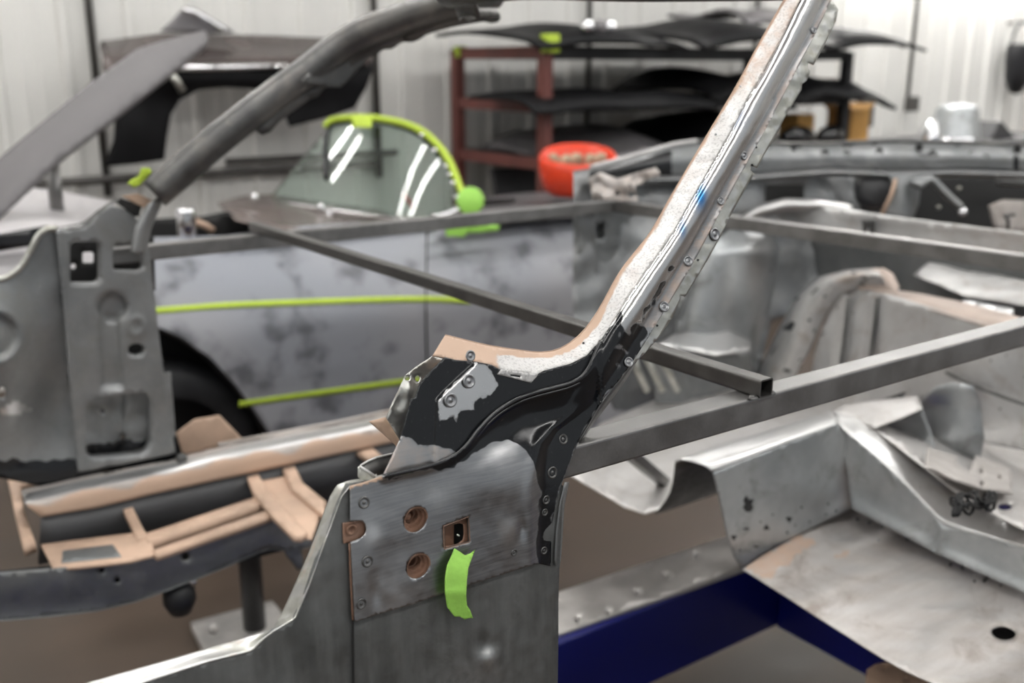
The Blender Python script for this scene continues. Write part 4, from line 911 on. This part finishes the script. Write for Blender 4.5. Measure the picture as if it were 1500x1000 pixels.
loft('cowl_top', [on(SY(4.2), [(318, 296), (360, 286), (400, 284), (470, 296), (560, 308)]), on(SY(3.8), [(322, 302), (370, 296), (430, 304), (510, 312), (590, 320)]), on(SY(3.45), [(332, 309), (380, 318), (440, 326), (520, 328), (620, 330)]), on(SY(3.15), [(345, 322), (400, 334), (460, 338), (540, 336), (640, 336)])], M_BROWNP, c2, 36, 5, .003)
for px, py in ((373, 288), (470, 303), (483, 314)): lathe('trim_sparkle', [(0, .016), (.012, .012), (.016, 0), (.016, -.01)], M_CHR, c2, Matrix.Translation(SY(3.7)(px, py)), 12)  # small chrome domes added as the sparkles of the windscreen trim
# windscreen with its frame taped in green
GLS = [(392, 292), (412, 268), (440, 234), (470, 200), (484, 184), (520, 178), (565, 181), (605, 194), (634, 216), (654, 244), (668, 280), (674, 304), (640, 316), (600, 320), (540, 314), (460, 302)]
def SW(k):
    return lambda x, y: CAM + ray(x, y) * (4.30 - .50 * (x - 390) / 300 - .10 * math.sin(math.pi * (x - 390) / 300) + k + .0018 * (300 - y))
gl = sheet('windscreen_glass', GLS, SW(0), M_GLASS, c2, [], 6, None, .004)
pipe('windscreen_frame', on(SW(-.01), [(478, 262), (476, 230), (478, 200), (486, 182), (520, 176), (565, 179), (606, 192), (636, 214), (656, 242), (670, 278), (678, 306)], 8), .012, M_SATIN, c2, 8)
pipe('frame_foot', on(SW(-.02), [(392, 293), (460, 304), (540, 316), (600, 322), (640, 318), (676, 306)], 8), .010, M_CHR, c2, 8)
tf = pipe('frame_tape', on(SW(-.03), [(476, 186), (486, 176), (520, 172), (565, 175), (608, 187), (638, 209), (658, 236), (672, 270), (682, 296)], 8), .014, M_LIME, None, 10)
tag(tf, 'lime tape wrapped over the windscreen frame of the primed car', 'tape')
tb = sheet('tape_tab', [(515, 170), (545, 171), (544, 187), (516, 186)], SW(-.05), M_LIME, None, [], 6, None, .001); tag(tb, 'square lime tape tab folded over the top of the windscreen', 'tape')
for k, (px, py) in enumerate(((618, 198), (637, 220), (652, 244), (658, 256), (664, 268), (669, 289))): lathe('frame_glint', [(0, .006), (.008, .004), (.009, 0)], M_CHR, c2, frame(SW(-.045)(px, py), -FW), 10)  # chrome discs put in as the blurred highlights along the frame
dk = lathe('taped_disc', [(0, .012), (.045, .012), (.05, .006), (.05, -.012), (0, -.012)], M_GREEN, None, frame(SD(3.7)(689, 294), -FW), 24); tag(dk, 'round green taped disc at the foot of the windscreen frame', 'tape')
td = sheet('tape_tab', [(652, 328), (706, 326), (732, 330), (730, 338), (684, 342), (680, 347), (654, 346)], SY(3.0), M_GREEN, None, [], 6, None, .002); tag(td, 'ragged green tape patch on the door top of the primed car', 'tape')
# rear deck, dark cockpit, red strap
loft('rear_deck', [on(SY(4.1), [(715, 288), (770, 282), (850, 280), (960, 276)]), on(SY(3.6), [(700, 300), (770, 292), (850, 292), (960, 288)]), on(SY(3.25), [(690, 316), (770, 306), (850, 306), (960, 300)]), on(SY(3.06), [(640, 330), (770, 322), (850, 316), (960, 310)])], M_GREYP, c2, 26, 5, .003)
sheet('cockpit_opening', [(692, 292), (756, 290), (752, 298), (735, 305), (690, 308)], SY(3.5), M_BLACKIN, c2, [], 10, None, .002)
rs = pipe('red_strap', on(SD(4.0), [(591, 284), (598, 294), (607, 306)]), .014, M_RED2, None, 8, True, .5); tag(rs, 'short red strap seen through the windscreen glass', 'strap')

# red plastic tub with rags on the rear deck
tubp = SY(3.35)(846, 287)
rt = thing('plastic_tub', 'red orange plastic tub holding tan rags on the primed car', 'tub', tubp)
n = 36; V = []; prof = [(.02, .0), (.11, .004), (.145, .03), (.165, .09), (.168, .145), (.155, .162), (.140, .158), (.138, .11)]
for r, h in prof:
    for i in range(n):
        a = 2 * math.pi * i / n; e = 1.0
        V.append(tubp + Vector((RT.x, RT.y, 0)) * (r * e * math.cos(a)) + Vector((-RT.y, RT.x, 0)) * (r * .9 * math.sin(a)) + Vector((0, 0, h * 1.1 + .034 * math.sin(a) * (h / .16))))
mk('tub_body', V, grid_faces(len(prof), n, True) + [tuple(range(n))[::-1]], M_RED, rt, True)
for k in range(5):
    q = tubp + Vector((RT.x, RT.y, 0)) * (-.10 + .05 * k) + Vector((0, 0, .15)) + Vector((FW.x, FW.y, 0)) * (.03 * (-1) ** k)
    V, F = lathe_v([(0, .03), (.018, .024), (.026, .008), (.026, -.02), (.014, -.03)], 14)
    V = [q + v * (1 + .45 * noise.noise(v * 30 + Vector((k * 3, 0, 0)))) for v in V]
    o = mk('rag', V, F, M_RAG, None, True); tag(o, ('tan crumpled rag at the left end of the red tub', 'second tan rag from the left in the red tub', 'middle crumpled rag in the red tub', 'tan rag right of the middle in the red tub', 'crumpled rag at the right end of the red tub')[k], 'rag', 'rags in the red tub')

# ================================================================== raised panel at the left, on a prop
lp = sheet('car_bonnet', [(-70, 286), (0, 230), (66, 175), (130, 123), (200, 72), (236, 60), (300, 44), (305, 52), (300, 66), (247, 110), (160, 178), (83, 236), (0, 316), (-70, 378)], S3(SY(3.3)(0, 270), SY(3.55)(300, 55), SY(3.55)(100, 120)), M_GREYP, None, [], 9, lambda x, y: -.02 * sst(0, 34, dline(x, y, [(-70, 350), (0, 292), (160, 155), (300, 50)])), .022)
lp.data.materials[0] = M_BONNET
tag(lp, 'long grey bonnet panel raised at a slant in the upper left', 'car panel')
pp = SY(3.5)(76, 240); pipe_ = pipe('prop_pole', [Vector((pp.x, pp.y, SY(3.5)(76, 318).z)), pp], .022, M_TUBE, None, 12); tag(pipe_, 'grey prop pole holding up the slanted bonnet panel', 'pole')
# small lime tape on the far pillar
tt = sheet('tape_scrap', [(186, 268), (194, 262), (204, 258), (208, 246), (220, 246), (222, 252), (214, 262), (204, 272), (196, 275)], SY(2.0), M_LIME, None, [], 5, lambda x, y: .01 * math.sin(x / 6), .001); tag(tt, 'curled lime tape scrap on the foot of the far pillar', 'tape')

# ================================================================== black body section hung on the wall
WY = 4.80
hb = thing('hung_body_section', 'black car body section with a wheel arch hung on the back wall', 'car panel', (SY(WY)(330, 240).x, WY, SY(WY)(170, 240).z))
SEC = [(152, 244), (166, 206), (170, 150), (205, 118), (245, 108), (270, 104), (400, 100), (470, 96), (545, 92), (546, 104), (536, 130), (520, 158), (480, 172), (424, 186), (416, 166), (398, 140), (372, 130), (330, 128), (290, 132), (264, 146), (250, 168), (244, 200), (240, 234), (200, 240)]
sheet('panel_skin', SEC, SY(WY), M_MATTE, hb, [], 9, lambda x, y: .10 * gau(x, y, 330, 110, 200, 30) + .06 * gau(x, y, 200, 180, 40, 60), .003)
AR = [(416, 168), (398, 140), (372, 130), (330, 127), (290, 131), (264, 145), (250, 168), (244, 200), (240, 234)]
loft('arch_return', [on(SY(WY - .03), AR), on(SY(WY + .12), AR)], M_GREYP, hb, 40, 1, .003)
loft('roof_skin', [on(SY(WY - .06), [(150, 104), (260, 102), (400, 99), (546, 94)]), on(SY(WY - .02), [(150, 86), (260, 88), (400, 86), (546, 82)]), on(SY(WY + .10), [(146, 70), (240, 68), (400, 70), (546, 70)]), on(SY(WY + .22), [(148, 60), (240, 48), (400, 52), (540, 58)])], M_ROOF, hb, 30, 5, .003)
pipe('highlight_strip', on(SY(WY - .09), [(258, 100), (330, 99), (420, 97)]), .024, M_CHR, hb, 8, True, .7)  # chrome pipe laid in as the white highlight line of the black section
pk_ = sheet('raised_corner', [(236, 46), (256, 26), (272, 10), (286, 12), (336, 42), (345, 48), (300, 50)], SY(WY + .12), M_GREYP, hb, [], 8, None, .02)
loft('corner_strip', [on(SY(WY + .09), [(268, 12), (284, 12), (336, 44)]), on(SY(WY + .09), [(272, 20), (282, 20), (330, 48)])], M_CHR, pk_, 14, 1, .004)
cl = pipe('strap_clip', on(SY(WY - .12), [(250, 108), (258, 118), (268, 134)]), .018, M_GALV, hb, 8)
for x in (.0, .9): boxes('wall_bracket', [((hb.location.x + x - .25, WY + .24, 1.45), (.02, .12, .02))], M_COND, hb)
# conduits on the wall
def conduit(pts, r, lab): o = pipe('conduit', pts, r, M_COND, None, 8); tag(o, lab, 'conduit', 'conduits on the back wall')
WL = WALL_Y - .045
a = SY(WL)(135, 60); conduit([Vector((a.x, WL, .9)), Vector((a.x, WL, 3.7))], .018, 'dark vertical conduit left of the hung black section')
a = SY(WL)(549, 60); conduit([Vector((a.x, WL, .9)), Vector((a.x, WL, 3.7))], .020, 'dark vertical conduit right of the hung black section')
a = SY(WL)(60, 268); b = SY(WL)(430, 236); conduit([Vector((a.x - .6, WL - .02, a.z)), Vector((b.x + .5, WL - .02, a.z))], .022, 'lower horizontal conduit under the hung black section')
a = SY(WL)(330, 236); conduit([Vector((a.x, WL - .02, a.z)), Vector((a.x + 1.0, WL - .02, a.z))], .018, 'upper short horizontal conduit under the hung black section')
for px, nm in ((863, 'thin dark vertical conduit above the middle of the rack'), (1107, 'thin vertical conduit just left of the near pillar top'), (1338, 'dark vertical conduit on the bright wall at the right')):
    a = SY(WL)(px, 60); conduit([Vector((a.x, WL, .85 if px != 1338 else 1.15)), Vector((a.x, WL, 3.7))], .016, nm)
bx = SY(WL)(1262, 165); o = boxes('switch_box', [((bx.x, WL - .03, bx.z), (.07, .04, .11))], M_COND, None, .006); tag(o, 'grey switch box on the wall right of the rack', 'switch box')
bx = SY(WL)(1331, 152); o = boxes('socket_box', [((bx.x, WL - .03, bx.z), (.05, .04, .06))], M_COND, None, .006); tag(o, 'small grey socket box at the end of the right conduit', 'socket')

# ================================================================== rack with black panels
ZA = 1.60
rk = thing('panel_rack', 'maroon steel rack stacked with black car panels at the back wall', 'rack', (4.4, 4.6, 0))
for nm, x, y in (('post', 3.2, 4.2), ('post', 3.2, 5.02), ('post', 5.62, 4.2), ('post', 5.62, 5.02)):
    boxes(nm, [((x, y, ZA / 2), (.03, .03, ZA / 2))], M_MAROON if x < 4 else M_SATIN, rk, .004)
for z in (1.58, 1.31, 1.02):
    for y in (4.2, 5.02): boxes('beam', [((4.41, y, z), (1.2, .018, .03))], M_MAROON if z > 1.5 and y < 4.5 and False else M_SATIN, rk, .003)
    for x in (3.2, 5.62): boxes('end_beam', [((x, 4.61, z), (.018, .40, .03))], M_MAROON, rk, .003)
    for k in range(8): boxes('shelf_slat', [((3.36 + .3 * k, 4.61, z + .022), (.13, .40, .008))], M_SATIN, rk)
def panel(name, x0, x1, y0, y1, z, bow, mat, lab, wav=.02, ed=0):
    nu, nv = 28, 10; V = []
    for i in range(nu):
        for j in range(nv):
            u = i / (nu - 1); v = j / (nv - 1)
            yy0 = y0 + ed * math.sin(u * 9) * .06
            V.append(Vector((x0 + (x1 - x0) * u, yy0 + (y1 - yy0) * v, z + bow * math.sin(math.pi * u) * (.6 + .4 * math.sin(math.pi * v)) - bow * .55 * (1 - v) ** 3 - .05 * (1 - v) ** 8 + wav * noise.noise(Vector((u * 4, v * 2, z * 9))))))
    o = mk(name, V, grid_faces(nu, nv), mat, None, True, .02); tag(o, lab, 'car panel', 'car panels on the rack')
panel('door_skin', 3.05, 4.08, 4.05, 5.0, 1.665, .05, M_MATTE, 'black panel at the left end of the top shelf', .02, 1)
panel('bonnet', 4.1, 5.2, 3.98, 5.0, 1.685, .08, M_MATTE, 'large black bowed panel in the middle of the top shelf', .03, 1)
panel('wing', 5.22, 6.2, 4.0, 4.9, 1.68, .06, M_MATTE, 'black pointed panel jutting over the right end of the top shelf', .03, 1)
panel('engine_lid', 4.7, 5.4, 4.25, 4.9, 1.815, .02, M_GREYP, 'grey curved panel lying on top of the black panels', .05, 1)
panel('sill_panel', 3.0, 4.3, 4.02, 4.6, 1.345, .03, M_MATTE, 'long black panel on the middle shelf left half', .02, 1)
panel('fender', 4.32, 5.0, 4.05, 4.95, 1.39, .10, M_MATTE, 'thick satin black panel on the middle shelf', .04, 1)
panel('wing_panel', 5.02, 6.0, 4.05, 4.95, 1.37, .10, M_MATTE, 'curved black panel at the right end of the middle shelf', .05, 1)
panel('boot_lid', 3.3, 4.28, 4.1, 4.9, 1.06, .12, M_GREYP, 'grey domed panel on the lower shelf left half', .04, 1)
panel('rear_quarter', 4.3, 4.95, 4.0, 4.9, 1.08, .16, M_MATTE, 'dark domed panel on the lower shelf right half', .05, 1)
# hidden-below shelf clutter: dark boards leaning beneath the rack
o = mk('leaning_board', [(3.25, 4.45, .03), (5.5, 4.45, .03), (5.5, 4.75, .95), (3.25, 4.75, .95), (3.25, 4.48, .03), (5.5, 4.48, .03), (5.5, 4.78, .95), (3.25, 4.78, .95)], BF, M_DKGREY); tag(o, 'dark grey board leaning under the rack', 'board')
for i, (x, y, z, lab) in enumerate(((3.2, 4.17, 1.60, 'lime tape wrapped round the front top corner of the rack'), (3.2, 5.0, 1.57, 'lime tape wrapped round the rear top corner of the rack'))):
    o = boxes('corner_tape', [((x, y - .01, z + .02), (.036, .036, .045) if i == 0 else (.03, .03, .03))], M_LIME, None, .006); tag(o, lab, 'tape', 'tape on the rack corners')
for k, (px, py) in enumerate(((860, 62), (878, 68), (892, 70))):
    o = lathe('chrome_fitting', [(0, .04), (.03, .035), (.04, 0), (.03, -.03), (0, -.035)], M_CHR if k != 1 else M_GREYP, None, Matrix.Translation(Vector((SY(4.12)(px, py).x, 4.12, 1.70))), 14); tag(o, ('bright chrome fitting nearest the taped rack corner', 'grey round fitting between two chrome ones on the rack', 'small chrome fitting right of the grey one on the rack')[k], 'fitting')

# ================================================================== bench at the right with boxes and a bright bucket
bn = thing('workbench', 'long workbench against the wall hidden behind the shell tail', 'workbench', (7.4, 4.75, 0))
boxes('bench_top', [((7.45, 4.75, .92), (1.72, .40, .025))], M_DKGREY, bn, .004)
for x in (5.8, 9.1):
    for y in (4.4, 5.1): boxes('leg', [((x, y, .45), (.03, .03, .45))], M_DKGREY, bn)
def onbench(px, Y): p = SY(Y)(px, 200); return Vector((p.x, p.y, .945))
p = onbench(1388, 4.65)
bk2 = thing('metal_bucket', 'bright metal bucket standing upside down on the workbench', 'bucket', p)
lathe('bucket_shell', [(.20, 0), (.19, .02), (.16, .24), (.14, .27), (.06, .285), (0, .286)], M_ZINC, bk2, Matrix.Translation(p + Vector((.1, 0, 0))), 28)
lathe('bucket_rim', [(.205, 0), (.212, .012), (.2, .024)], M_CHR, bk2, Matrix.Translation(p + Vector((.1, 0, 0))), 28)
p = onbench(1362, 4.45); o = lathe('lamp_ring', [(.09, 0), (.10, .03), (.07, .12), (.03, .18), (0, .185)], M_CHR, None, Matrix.Translation(p), 20); tag(o, 'small chrome cone left of the metal bucket', 'fitting')
p = onbench(1450, 4.6)
o = mk('dark_wedge', [p + Vector(v) for v in ((-.16, -.1, 0), (.22, -.1, 0), (.22, .1, 0), (-.16, .1, 0), (-.06, -.1, .14), (-.02, -.1, .14), (-.02, .1, .14), (-.06, .1, .14))], BF, M_DKGREY, None, bevel=.006); tag(o, 'dark wedge-shaped offcut right of the metal bucket', 'offcut')
def onrack(px, Y): p = SY(Y)(px, 190); return Vector((p.x, p.y, 1.056))
p = onbench(1240, 4.45)
cbx = thing('cardboard_box', 'orange brown cardboard box on the workbench just right of the rack', 'box', p)
boxes('box_body', [((p.x, p.y, p.z + .145), (.10, .10, .143))], M_CARD, cbx, .003)
for s in (-1, 1): mk('flap', [p + Vector(v) for v in ((s * .10, -.10, .288), (s * .10, .10, .288), (s * .15, .10, .32), (s * .15, -.10, .32))], [(0, 1, 2, 3)], M_CARD, cbx, thick=.004)
p = onrack(1166, 4.40)
o = boxes('small_carton', [((p.x, p.y, p.z + .08), (.08, .08, .078))], M_CARD, None, .004); tag(o, 'small carton half hidden behind the near pillar', 'box')
for k, (px, s, lab) in enumerate(((1172, .15, 'black plastic sack left of the cardboard box'), (1218, .12, 'flat black sack in front of the cardboard box'))):
    p = onrack(px, 4.20); V, F = lathe_v([(.9, 0), (1.0, .2), (.85, .5), (.5, .72), (0, .78)], 18)
    V = [Vector((v.x * s * 1.1, v.y * s * .5, v.z * .13)) for v in V]
    V = [p + v * (1 + .25 * noise.noise(v * 9 + Vector((k, 0, 0)))) for v in V]
    o = mk('plastic_sack', V, F + [tuple(range(18))[::-1]], M_BLACK, None, True); tag(o, lab, 'sack', 'black sacks on the lower rack shelf')
# black bag hung at the right edge
p = SY(WALL_Y - .16)(1494, 85)
bg = thing('hanging_bag', 'black bag with a loop handle hung at the right edge of the wall', 'bag', p)
V, F = lathe_v([(0, -.32), (.08, -.30), (.15, -.18), (.175, 0), (.17, .10), (.165, .12)], 24)
mk('bag_body', [p + Vector((v.x, v.y * .6, v.z)) for v in V], F, M_SATIN, bg, True, .004)
pipe('bag_handle', [p + Vector((.165 * math.cos(a), 0, .11 + .20 * math.sin(a))) for a in (math.pi * i / 16 for i in range(17))], .012, M_SATIN, bg, 8)
boxes('hook', [((p.x, WALL_Y - .09, p.z + .31), (.01, .09, .01))], M_COND, bg)
